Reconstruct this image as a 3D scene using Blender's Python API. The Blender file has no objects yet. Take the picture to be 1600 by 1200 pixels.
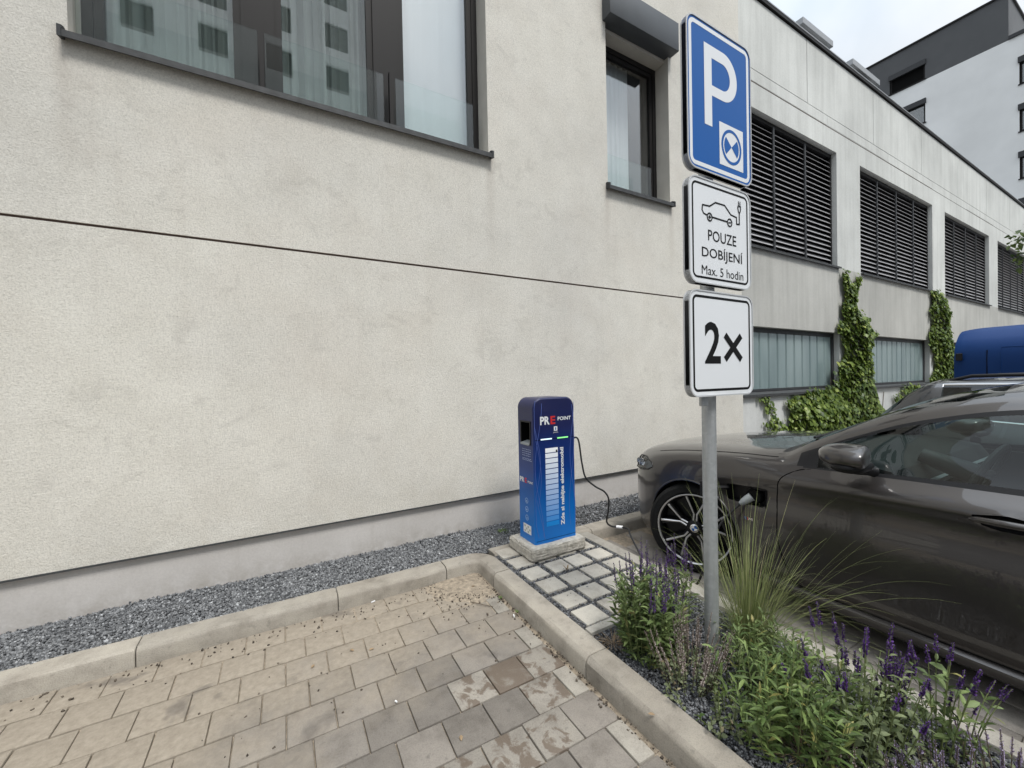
import bpy, bmesh, math, random
import numpy as np
from mathutils import Vector, Matrix
R = math.radians
random.seed(7); rng = np.random.default_rng(11)
scn = bpy.context.scene
COL = scn.collection

# ------------------------------------------------------------------ camera
F_PX, YAW, PIT, ROL, EYE = 631.67, .51626, -.01312, .02026, 1.50
def cam_axes():
    cy, sy, cp, sp, cr, sr = math.cos(YAW), math.sin(YAW), math.cos(PIT), math.sin(PIT), math.cos(ROL), math.sin(ROL)
    f = np.array([sy*cp, cy*cp, sp]); rt = np.array([cy, -sy, 0.]); dn = np.cross(f, rt)
    return rt*cr+dn*sr, -rt*sr+dn*cr, f
RT, DN, FW = cam_axes()
cd = bpy.data.cameras.new('camera'); cam = bpy.data.objects.new('camera', cd); COL.objects.link(cam)
cd.sensor_width = 36; cd.lens = F_PX/1600*36; cd.clip_start = .02; cd.clip_end = 2000
m = Matrix.Identity(4)
for i in range(3):
    m[i][0] = RT[i]; m[i][1] = -DN[i]; m[i][2] = -FW[i]
m[0][3], m[1][3], m[2][3] = 0, 0, EYE
cam.matrix_world = m
scn.camera = cam
scn.render.resolution_x, scn.render.resolution_y = 1024, 768

# ------------------------------------------------------------------ sky and sun
SUN_EL, SUN_AZ = 60, 174      # degrees; azimuth clockwise from +Y
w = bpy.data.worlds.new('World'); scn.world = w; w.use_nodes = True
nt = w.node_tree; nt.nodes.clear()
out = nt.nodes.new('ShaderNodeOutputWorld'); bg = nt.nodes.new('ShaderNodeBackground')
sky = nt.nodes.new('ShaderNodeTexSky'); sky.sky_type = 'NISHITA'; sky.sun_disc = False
sky.sun_elevation = R(SUN_EL); sky.sun_rotation = R(SUN_AZ)
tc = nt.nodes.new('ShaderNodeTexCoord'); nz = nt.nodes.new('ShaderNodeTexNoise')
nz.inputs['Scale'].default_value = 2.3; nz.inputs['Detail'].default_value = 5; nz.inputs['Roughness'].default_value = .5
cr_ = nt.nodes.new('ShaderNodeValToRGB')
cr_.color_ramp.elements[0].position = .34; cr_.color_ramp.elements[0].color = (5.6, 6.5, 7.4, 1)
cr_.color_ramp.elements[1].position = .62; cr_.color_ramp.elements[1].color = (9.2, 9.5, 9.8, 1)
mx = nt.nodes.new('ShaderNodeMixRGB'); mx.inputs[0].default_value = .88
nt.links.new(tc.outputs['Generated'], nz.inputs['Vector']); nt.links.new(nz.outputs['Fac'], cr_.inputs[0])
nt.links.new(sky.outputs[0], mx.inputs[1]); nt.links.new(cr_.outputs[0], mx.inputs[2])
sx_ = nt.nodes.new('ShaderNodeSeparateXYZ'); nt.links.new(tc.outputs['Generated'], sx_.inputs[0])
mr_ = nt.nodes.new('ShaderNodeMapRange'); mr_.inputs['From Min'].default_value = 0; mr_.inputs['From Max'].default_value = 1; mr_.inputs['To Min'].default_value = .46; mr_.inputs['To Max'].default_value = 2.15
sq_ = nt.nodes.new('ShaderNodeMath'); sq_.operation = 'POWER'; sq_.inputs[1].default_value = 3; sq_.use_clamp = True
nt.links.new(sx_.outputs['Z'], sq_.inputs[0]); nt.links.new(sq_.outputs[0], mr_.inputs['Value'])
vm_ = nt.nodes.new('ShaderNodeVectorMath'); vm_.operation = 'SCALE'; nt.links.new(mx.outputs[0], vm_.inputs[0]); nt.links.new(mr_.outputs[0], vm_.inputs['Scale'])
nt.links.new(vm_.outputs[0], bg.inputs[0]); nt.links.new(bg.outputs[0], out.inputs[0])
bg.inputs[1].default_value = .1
sd = bpy.data.lights.new('sun', 'SUN'); sun = bpy.data.objects.new('sun', sd); COL.objects.link(sun)
sd.energy = 1.5; sd.angle = R(15); sd.color = (1, .965, .91)
a, e = R(SUN_AZ), R(SUN_EL)
sdir = Vector((math.sin(a)*math.cos(e), math.cos(a)*math.cos(e), math.sin(e)))
sun.rotation_euler = sdir.to_track_quat('Z', 'Y').to_euler(); sun.location = (1, -8, 14)
vs = scn.view_settings; vs.view_transform = 'Standard'; vs.look = 'None'; vs.exposure = 0.80; vs.gamma = 1

# ------------------------------------------------------------------ helpers
def ray(u, v): return RT*(u-800)+DN*(v-600)+FW*F_PX
def gp(u, v, z): r = ray(u, v); return np.array([0, 0, EYE])+r*(z-EYE)/r[2]
def onx(u, v, x): r = ray(u, v); return np.array([0, 0, EYE])+r*x/r[0]
def ony(u, v, y): r = ray(u, v); return np.array([0, 0, EYE])+r*y/r[1]

ORG = {}
def tag(o, label=None, cat=None, group=None, kind=None):
    if label: o['label'] = label
    if cat: o['category'] = cat
    if group: o['group'] = group
    if kind: o['kind'] = kind
    return o
def thing(name, label, cat, loc=(0, 0, 0), group=None, rotz=0):
    o = bpy.data.objects.new(name, None); COL.objects.link(o); o.empty_display_size = .1
    o.location = loc; o.rotation_euler = (0, 0, rotz); ORG[o] = np.array(loc, float)
    return tag(o, label, cat, group)
def link(name, me, parent=None, loc=None):
    o = bpy.data.objects.new(name, me); COL.objects.link(o)
    if parent is not None: o.parent = parent
    if loc is not None: o.location = loc
    return o
class MB:
    def __init__(s): s.v = []; s.f = []
    def add(s, vs, fs):
        b = len(s.v); s.v.extend([tuple(p) for p in vs]); s.f.extend([tuple(b+i for i in f) for f in fs]); return s
    def box(s, x0, y0, z0, x1, y1, z1):
        return s.add([(x0, y0, z0), (x1, y0, z0), (x1, y1, z0), (x0, y1, z0), (x0, y0, z1), (x1, y0, z1), (x1, y1, z1), (x0, y1, z1)],
                     [(3, 2, 1, 0), (4, 5, 6, 7), (0, 1, 5, 4), (1, 2, 6, 5), (2, 3, 7, 6), (3, 0, 4, 7)])
    def bbox(s, x0, y0, z0, x1, y1, z1, b):      # box with all edges chamfered
        bm = bmesh.new(); bmesh.ops.create_cube(bm, size=1)
        for v in bm.verts: v.co = Vector(((x0+x1)/2+v.co.x*(x1-x0), (y0+y1)/2+v.co.y*(y1-y0), (z0+z1)/2+v.co.z*(z1-z0)))
        bmesh.ops.bevel(bm, geom=bm.edges[:], offset=b, segments=2, profile=.5, affect='EDGES')
        return s.bm(bm)
    def bm(s, bm):
        bm.verts.index_update(); s.add([v.co[:] for v in bm.verts], [[v.index for v in f.verts] for f in bm.faces]); bm.free(); return s
    def prism(s, poly, fn, d0, d1):              # poly of 2-D points, fn(a,b,d)->xyz
        n = len(poly)
        vs = [fn(p[0], p[1], d0) for p in poly]+[fn(p[0], p[1], d1) for p in poly]
        return s.add(vs, [tuple(range(n))[::-1], tuple(range(n, 2*n))]+[(i, (i+1) % n, n+(i+1) % n, n+i) for i in range(n)])
    def ring(s, outer, inner, fn, d0, d1):       # frame between two outlines of the same point count
        n = len(outer)
        vs = [fn(p[0], p[1], d) for d in (d0, d1) for q in (outer, inner) for p in q]
        fs = []
        for i in range(n):
            j = (i+1) % n
            fs += [(i, j, n+j, n+i), (2*n+i, 3*n+i, 3*n+j, 2*n+j), (i, 2*n+i, 2*n+j, j), (n+i, n+j, 3*n+j, 3*n+i)]
        return s.add(vs, fs)
    def tube(s, pts, rad, n=8, cap=True):
        pts = [Vector(p) for p in pts]; m_ = len(pts)
        rad = [rad]*m_ if not hasattr(rad, '__len__') else rad
        t0 = (pts[1]-pts[0]).normalized(); up = Vector((0, 0, 1)) if abs(t0.z) < .9 else Vector((1, 0, 0))
        nrm = t0.cross(up).normalized(); vs = []
        for i, p in enumerate(pts):
            t = (pts[min(i+1, m_-1)]-pts[max(i-1, 0)]).normalized()
            nrm = (nrm-t*nrm.dot(t)).normalized(); b = t.cross(nrm)
            for k in range(n):
                a_ = 2*math.pi*k/n; vs.append(p+(nrm*math.cos(a_)+b*math.sin(a_))*rad[i])
        fs = [(i*n+k, i*n+(k+1) % n, (i+1)*n+(k+1) % n, (i+1)*n+k) for i in range(m_-1) for k in range(n)]
        if cap: fs += [tuple(range(n))[::-1], tuple(range((m_-1)*n, m_*n))]
        return s.add(vs, fs)
    def cyl(s, c0, c1, r, n=24): return s.tube([c0, c1], r, n)
    def lathe(s, prof, c, axis='x', n=40):       # prof of (r, h)
        vs = []; k = len(prof)
        for i in range(n):
            a_ = 2*math.pi*i/n; ca, sa = math.cos(a_), math.sin(a_)
            for r, h in prof:
                vs.append((c[0]+h, c[1]+r*ca, c[2]+r*sa) if axis == 'x' else (c[0]+r*ca, c[1]+r*sa, c[2]+h))
        return s.add(vs, [(i*k+j, ((i+1) % n)*k+j, ((i+1) % n)*k+j+1, i*k+j+1) for i in range(n) for j in range(k-1)])
    def mesh(s, name, mat, smooth=False, org=(0, 0, 0)):
        me = bpy.data.meshes.new(name)
        me.from_pydata([(p[0]-org[0], p[1]-org[1], p[2]-org[2]) for p in s.v], [], s.f)
        bm = bmesh.new(); bm.from_mesh(me); bmesh.ops.recalc_face_normals(bm, faces=bm.faces); bm.to_mesh(me); bm.free()
        me.materials.append(mat)
        if smooth: smooth_by_angle(me, smooth if smooth is not True else 40)
        return me
    def build(s, name, mat, parent=None, smooth=False):
        root = parent
        while root is not None and root.parent is not None: root = root.parent
        o = link(name, s.mesh(name, mat, smooth, ORG.get(root, (0, 0, 0))), parent)
        return o
def smooth_by_angle(me, ang):
    me.polygons.foreach_set('use_smooth', [True]*len(me.polygons))
    me.set_sharp_from_angle(angle=R(ang)) if ang < 179 else None
def npmesh(name, V, Fq, mat, smooth=False):
    V = np.asarray(V, np.float32); Fq = np.asarray(Fq, np.int32); me = bpy.data.meshes.new(name)
    nf, k = Fq.shape
    me.vertices.add(len(V)); me.vertices.foreach_set('co', V.ravel())
    me.loops.add(nf*k); me.loops.foreach_set('vertex_index', Fq.ravel())
    me.polygons.add(nf); me.polygons.foreach_set('loop_start', np.arange(0, nf*k, k, dtype=np.int32))
    if smooth: me.polygons.foreach_set('use_smooth', np.ones(nf, bool))
    me.update(calc_edges=True); me.materials.append(mat)
    return me
def child_np(name, V, Fq, mat, parent=None, smooth=False):
    root = parent
    while root is not None and root.parent is not None: root = root.parent
    V = np.asarray(V, float)-np.asarray(ORG.get(root, (0, 0, 0)))
    return link(name, npmesh(name, V, Fq, mat, smooth), parent)
def rrect(x0, z0, x1, z1, r, n=5):
    P = []
    for cx, cz, a0 in ((x1-r, z1-r, 0), (x0+r, z1-r, 90), (x0+r, z0+r, 180), (x1-r, z0+r, 270)):
        for i in range(n+1):
            a_ = R(a0+90*i/n); P.append((cx+r*math.cos(a_), cz+r*math.sin(a_)))
    return P

# ------------------------------------------------------------------ materials
def mat_new(name):
    mt = bpy.data.materials.new(name); mt.use_nodes = True
    return mt, mt.node_tree, mt.node_tree.nodes['Principled BSDF']
def plain(name, col, rough=.5, metal=0, coat=0, spec=.5, emit=None, bump=None, var=None, croug=.03):
    """base colour with optional noise variation var=(scale, amount) and bump=(scale, strength, distance)"""
    mt, t, b = mat_new(name); L = t.links.new
    b.inputs['Base Color'].default_value = (*col, 1); b.inputs['Roughness'].default_value = rough
    b.inputs['Metallic'].default_value = metal; b.inputs['Coat Weight'].default_value = coat
    b.inputs['Coat Roughness'].default_value = croug; b.inputs['Specular IOR Level'].default_value = spec
    if emit: b.inputs['Emission Color'].default_value = (*emit[0], 1); b.inputs['Emission Strength'].default_value = emit[1]
    if var or bump:
        g = t.nodes.new('ShaderNodeNewGeometry')
    if var:
        n = t.nodes.new('ShaderNodeTexNoise'); n.inputs['Scale'].default_value = var[0]; n.inputs['Detail'].default_value = 6
        L(g.outputs['Position'], n.inputs['Vector'])
        c = t.nodes.new('ShaderNodeValToRGB'); k = var[1]
        c.color_ramp.elements[0].position = .3; c.color_ramp.elements[0].color = (*[x*(1-k) for x in col], 1)
        c.color_ramp.elements[1].position = .7; c.color_ramp.elements[1].color = (*[min(1, x*(1+k)) for x in col], 1)
        L(n.outputs['Fac'], c.inputs[0]); L(c.outputs[0], b.inputs['Base Color'])
    if bump:
        n = t.nodes.new('ShaderNodeTexNoise'); n.inputs['Scale'].default_value = bump[0]; n.inputs['Detail'].default_value = 4
        L(g.outputs['Position'], n.inputs['Vector'])
        bp = t.nodes.new('ShaderNodeBump'); bp.inputs['Strength'].default_value = bump[1]; bp.inputs['Distance'].default_value = bump[2]
        L(n.outputs['Fac'], bp.inputs['Height']); L(bp.outputs[0], b.inputs['Normal'])
    return mt
class NT:
    """tiny node-graph writer for the layered materials"""
    def __init__(s, name):
        s.mt, s.t, s.b = mat_new(name); s.g = s.t.nodes.new('ShaderNodeNewGeometry'); s.pos = s.g.outputs['Position']
    def L(s, a_, b_): s.t.links.new(a_, b_)
    def noise(s, scale, detail=4, rough=.5, vec=None, dist=0):
        n = s.t.nodes.new('ShaderNodeTexNoise'); n.inputs['Scale'].default_value = scale; n.inputs['Detail'].default_value = detail
        n.inputs['Roughness'].default_value = rough; n.inputs['Distortion'].default_value = dist
        s.L(vec or s.pos, n.inputs['Vector']); return n.outputs['Fac']
    def ramp(s, fac, stops):
        c = s.t.nodes.new('ShaderNodeValToRGB'); e_ = c.color_ramp.elements
        while len(e_) < len(stops): e_.new(.5)
        for el, (p, col) in zip(e_, stops):
            el.position = p; el.color = (*(col if hasattr(col, '__len__') else (col,)*3), 1)
        s.L(fac, c.inputs[0]); return c.outputs[0]
    def mix(s, fac, a_, b_, mode='MIX'):
        n = s.t.nodes.new('ShaderNodeMixRGB'); n.blend_type = mode
        for k, x in ((0, fac), (1, a_), (2, b_)):
            if isinstance(x, (int, float)): n.inputs[k].default_value = x if k == 0 else (x, x, x, 1)
            elif isinstance(x, tuple): n.inputs[k].default_value = (*x, 1)
            else: s.L(x, n.inputs[k])
        return n.outputs[0]
    def math(s, op, a_, b_=0., c_=0.):
        n = s.t.nodes.new('ShaderNodeMath'); n.operation = op
        for k, x in enumerate((a_, b_, c_)):
            if isinstance(x, (int, float)): n.inputs[k].default_value = x
            else: s.L(x, n.inputs[k])
        return n.outputs[0]
    def xyz(s):
        n = s.t.nodes.new('ShaderNodeSeparateXYZ'); s.L(s.pos, n.inputs[0]); return n.outputs
    def stretch(s, sx, sy, sz):
        n = s.t.nodes.new('ShaderNodeMapping'); n.inputs['Scale'].default_value = (sx, sy, sz); s.L(s.pos, n.inputs['Vector']); return n.outputs[0]
    def island(s): return s.g.outputs['Random Per Island']
    def objrand(s):
        n = s.t.nodes.new('ShaderNodeObjectInfo'); return n.outputs['Random']
    def bump(s, h, strength, dist):
        n = s.t.nodes.new('ShaderNodeBump'); n.inputs['Strength'].default_value = strength; n.inputs['Distance'].default_value = dist
        s.L(h, n.inputs['Height']); s.L(n.outputs[0], s.b.inputs['Normal'])
    def done(s, col=None, rough=.8, spec=.3):
        if col is not None: s.L(col, s.b.inputs['Base Color'])
        if isinstance(rough, (int, float)): s.b.inputs['Roughness'].default_value = rough
        else: s.L(rough, s.b.inputs['Roughness'])
        s.b.inputs['Specular IOR Level'].default_value = spec
        return s.mt

def m_render():
    n = NT('stucco'); x, y, z = n.xyz()
    big = n.noise(.55, 5, .6); mid = n.noise(3.2, 5, .6); fine = n.noise(95, 5, .75); fine2 = n.noise(38, 3, .6)
    c = n.ramp(big, [(.3, (.66, .64, .59)), (.52, (.745, .72, .655)), (.75, (.79, .765, .69))])
    c = n.mix(.5, c, n.ramp(mid, [(.3, (.84, .83, .81)), (.65, (1, 1, 1))]), 'MULTIPLY')
    c = n.mix(.75, c, n.ramp(fine, [(.32, .66), (.5, .97), (.68, 1.12)]), 'MULTIPLY')
    c = n.mix(.3, c, n.ramp(fine2, [(.35, .8), (.6, 1.05)]), 'MULTIPLY')
    sm = n.noise(1, 6, .7, n.stretch(4.5, 1, 6.5), .8)      # trowel smudges
    c = n.mix(n.math('MULTIPLY', n.ramp(sm, [(.56, 0.), (.66, 1.)]), .22), c, (.40, .38, .345))
    pk = n.noise(1.3, 4, .6); c = n.mix(n.math('MULTIPLY', n.ramp(pk, [(.5, 0.), (.75, 1.)]), .16), c, (.62, .54, .46))
    # pinkish-brown run-off under the sills, dirt splashed up from the gravel
    st = n.noise(1, 4, .6, n.stretch(9, 1, .55))
    c = n.mix(n.math('MULTIPLY', n.ramp(st, [(.58, 0.), (.75, 1.)]), .10), c, (.42, .37, .32))
    for xe in (-1.085, 1.752, 3.215, 4.285):
        near_ = n.ramp(n.math('ABSOLUTE', n.math('ADD', n.math('SUBTRACT', x, xe), n.math('MULTIPLY', n.math('SUBTRACT', n.noise(6, 3), .5), .06))), [(.012, 1.), (.07, 0.)])
        hgt = n.math('MULTIPLY', n.ramp(n.math('SUBTRACT', z, 2.6), [(.0, 0.), (.95, 1.)]), n.ramp(n.math('SUBTRACT', z, 2.9), [(.72, 1.), (.76, 0.)]))
        c = n.mix(n.math('MULTIPLY', n.math('MULTIPLY', near_, hgt), .30), c, (.38, .33, .28))
    dirt = n.math('MULTIPLY', n.math('SUBTRACT', 1.1, n.math('MULTIPLY', z, 1.3)), n.ramp(n.noise(5, 5, .65), [(.35, 0.), (.7, 1.)]))
    dirt = n.math('MAXIMUM', n.math('MINIMUM', dirt, 1.), 0.)
    c = n.mix(n.math('MULTIPLY', dirt, .45), c, (.43, .385, .30))
    n.bump(n.math('ADD', fine, n.math('MULTIPLY', fine2, .35)), .6, .007)
    return n.done(c, .93, .15)
def m_concrete(name, col, streak=.5, lines=True):
    n = NT(name)
    big = n.noise(.7, 5, .6); v = n.noise(1, 5, .65, n.stretch(7, 3, .5)); fine = n.noise(45, 4, .6)
    c = n.ramp(big, [(.3, tuple(k*.84 for k in col)), (.7, tuple(k*1.1 for k in col))])
    c = n.mix(streak, c, n.ramp(v, [(.3, (.74, .74, .72)), (.6, (1.03, 1.03, 1.02))]), 'MULTIPLY')
    c = n.mix(.4, c, n.ramp(fine, [(.35, .85), (.65, 1.06)]), 'MULTIPLY')
    if lines:
        sp = n.noise(16, 5, .7); c = n.mix(n.math('MULTIPLY', n.ramp(sp, [(.64, 0.), (.74, 1.)]), .35), c, tuple(k*.55 for k in col))
    n.bump(n.math('ADD', fine, v), .25, .006)
    return n.done(c, .85, .25)
def m_paver(name, col, sandy=False, wet=0, kerb=False, vary=1.):
    n = NT(name); x, y, z = n.xyz(); r = n.objrand()
    c = n.ramp(r, [(0, tuple(k*(1-.22*vary) for k in col)), (.5, col), (1, tuple(k*(1+.16*vary) for k in col))])
    mid = n.noise(7, 5, .65); fine = n.noise(160, 4, .7); spots = n.noise(24, 3, .5)
    c = n.mix(.85, c, n.ramp(mid, [(.28, (.62, .60, .58)), (.5, (.97, .96, .95)), (.7, (1.12, 1.11, 1.08))]), 'MULTIPLY')
    c = n.mix(.6, c, n.ramp(fine, [(.33, .72), (.5, 1.), (.68, 1.14)]), 'MULTIPLY')
    c = n.mix(n.math('MULTIPLY', n.ramp(spots, [(.66, 0.), (.72, 1.)]), .4), c, tuple(k*.45 for k in col))
    rough = .85
    if sandy:      # blown sand lies deep along the kerb and thins out over the bay
        d = n.math('ADD', n.math('SUBTRACT', 2.90, y), n.math('MULTIPLY', n.math('MAXIMUM', n.math('SUBTRACT', .55, x), 0.), -.42))
        d = n.math('ADD', d, n.math('MULTIPLY', n.math('SUBTRACT', n.noise(3.2, 6, .65), .5), 1.6))
        f = n.ramp(n.math('MULTIPLY', d, .8), [(.25, 1.), (.85, 0.)])
        c = n.mix(n.math('MULTIPLY', f, .88), c, n.ramp(n.noise(30, 5, .7), [(.3, (.23, .195, .15)), (.7, (.34, .295, .235))]))
        # oil spots in the bay
        oil = n.noise(3.4, 4, .55, n.stretch(1, 1.2, 1), .4); of = n.ramp(oil, [(.60, 0.), (.68, 1.)])
        c = n.mix(n.math('MULTIPLY', of, .55), c, (.085, .075, .068))
    if wet:
        wv = n.noise(11, 5, .6, dist=.6); e_ = [(.44, 1.), (.50, 0.)] if wet == 1 else [(.55, 1.), (.75, 0.)]
        f = n.ramp(wv, e_); c = n.mix(n.math('MULTIPLY', f, .8), c, (.115, .085, .062)); rough = n.ramp(f, [(0, .85), (1, .5)])
    if kerb:
        sm = n.noise(1, 4, .6, n.stretch(2.2, 2.2, 7)); c = n.mix(.5, c, n.ramp(sm, [(.3, (.74, .70, .64)), (.62, (1.04, 1.03, 1.0))]), 'MULTIPLY')
    n.bump(n.math('ADD', fine, n.math('MULTIPLY', mid, .5)), .45, .004)
    return n.done(c, rough, .3)
def m_gravel(name, dark, light):
    n = NT(name); r = n.island()
    c = n.ramp(r, [(0, dark), (.55, tuple((p+q)/2 for p, q in zip(dark, light))), (.93, light), (1, tuple(min(1, q*1.7) for q in light))])
    c = n.mix(.5, c, n.ramp(n.noise(300, 3), [(.3, .75), (.7, 1.15)]), 'MULTIPLY')
    return n.done(c, .8, .3)
def m_leaf(name, dark, light, rough=.5, trans=.25, odd=None):
    n = NT(name); r = n.island()
    st = [(0, dark), (.6, tuple((p+q)/2 for p, q in zip(dark, light))), (.94, light)]
    st.append((1, odd or tuple(q*1.15 for q in light)))
    c = n.ramp(r, st); c = n.mix(.5, c, n.ramp(n.noise(9, 3), [(.3, .72), (.7, 1.18)]), 'MULTIPLY')
    n.done(c, rough, .35)
    tr = n.t.nodes.new('ShaderNodeBsdfTranslucent'); n.L(c, tr.inputs[0])
    ms = n.t.nodes.new('ShaderNodeMixShader'); ms.inputs[0].default_value = trans
    o = n.t.nodes['Material Output']; n.L(n.b.outputs[0], ms.inputs[1]); n.L(tr.outputs[0], ms.inputs[2]); n.L(ms.outputs[0], o.inputs[0])
    return n.mt
def m_glass(name, tint, f0=.06, rough=0.0):
    """thin pane: Schlick reflection over a tinted see-through layer"""
    mt = bpy.data.materials.new(name); mt.use_nodes = True; t = mt.node_tree; t.nodes.clear()
    o = t.nodes.new('ShaderNodeOutputMaterial'); tr = t.nodes.new('ShaderNodeBsdfTransparent'); gl = t.nodes.new('ShaderNodeBsdfGlossy'); ms = t.nodes.new('ShaderNodeMixShader')
    tr.inputs[0].default_value = (*tint, 1); gl.inputs['Roughness'].default_value = rough
    g_ = t.nodes.new('ShaderNodeNewGeometry'); d = t.nodes.new('ShaderNodeVectorMath'); d.operation = 'DOT_PRODUCT'
    t.links.new(g_.outputs['Incoming'], d.inputs[0]); t.links.new(g_.outputs['Normal'], d.inputs[1])
    def mth(op, a_, b):
        n = t.nodes.new('ShaderNodeMath'); n.operation = op
        for k, x in enumerate((a_, b)):
            if isinstance(x, (int, float)): n.inputs[k].default_value = x
            else: t.links.new(x, n.inputs[k])
        return n.outputs[0]
    c = mth('POWER', mth('SUBTRACT', 1., mth('ABSOLUTE', d.outputs['Value'], 0.)), 5.); f = mth('ADD', mth('MULTIPLY', c, 1-f0), f0)
    t.links.new(f, ms.inputs[0]); t.links.new(tr.outputs[0], ms.inputs[1]); t.links.new(gl.outputs[0], ms.inputs[2]); t.links.new(ms.outputs[0], o.inputs[0])
    return mt
def m_plinth():
    n = NT('plinth_paint'); x, y, z = n.xyz()
    c = n.ramp(n.noise(1.6, 5, .6), [(.3, (.51, .485, .46)), (.7, (.60, .575, .55))])
    c = n.mix(.35, c, n.ramp(n.noise(60, 4, .6), [(.35, .85), (.65, 1.06)]), 'MULTIPLY')
    up = n.math('SUBTRACT', 1.0, n.math('MULTIPLY', n.math('SUBTRACT', z, .09), 5.5))      # earth splashed up from the gravel
    sp = n.math('MULTIPLY', n.math('MAXIMUM', n.math('MINIMUM', up, 1.), 0.), n.ramp(n.noise(9, 6, .7), [(.38, 0.), (.68, 1.)]))
    c = n.mix(n.math('MULTIPLY', sp, .6), c, (.26, .225, .18))
    rn = n.noise(1, 4, .6, n.stretch(14, 1, 1.2)); c = n.mix(n.math('MULTIPLY', n.ramp(rn, [(.58, 0.), (.72, 1.)]), .16), c, (.36, .33, .29))
    n.bump(n.noise(80, 4), .3, .003)
    return n.done(c, .88, .2)
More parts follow.
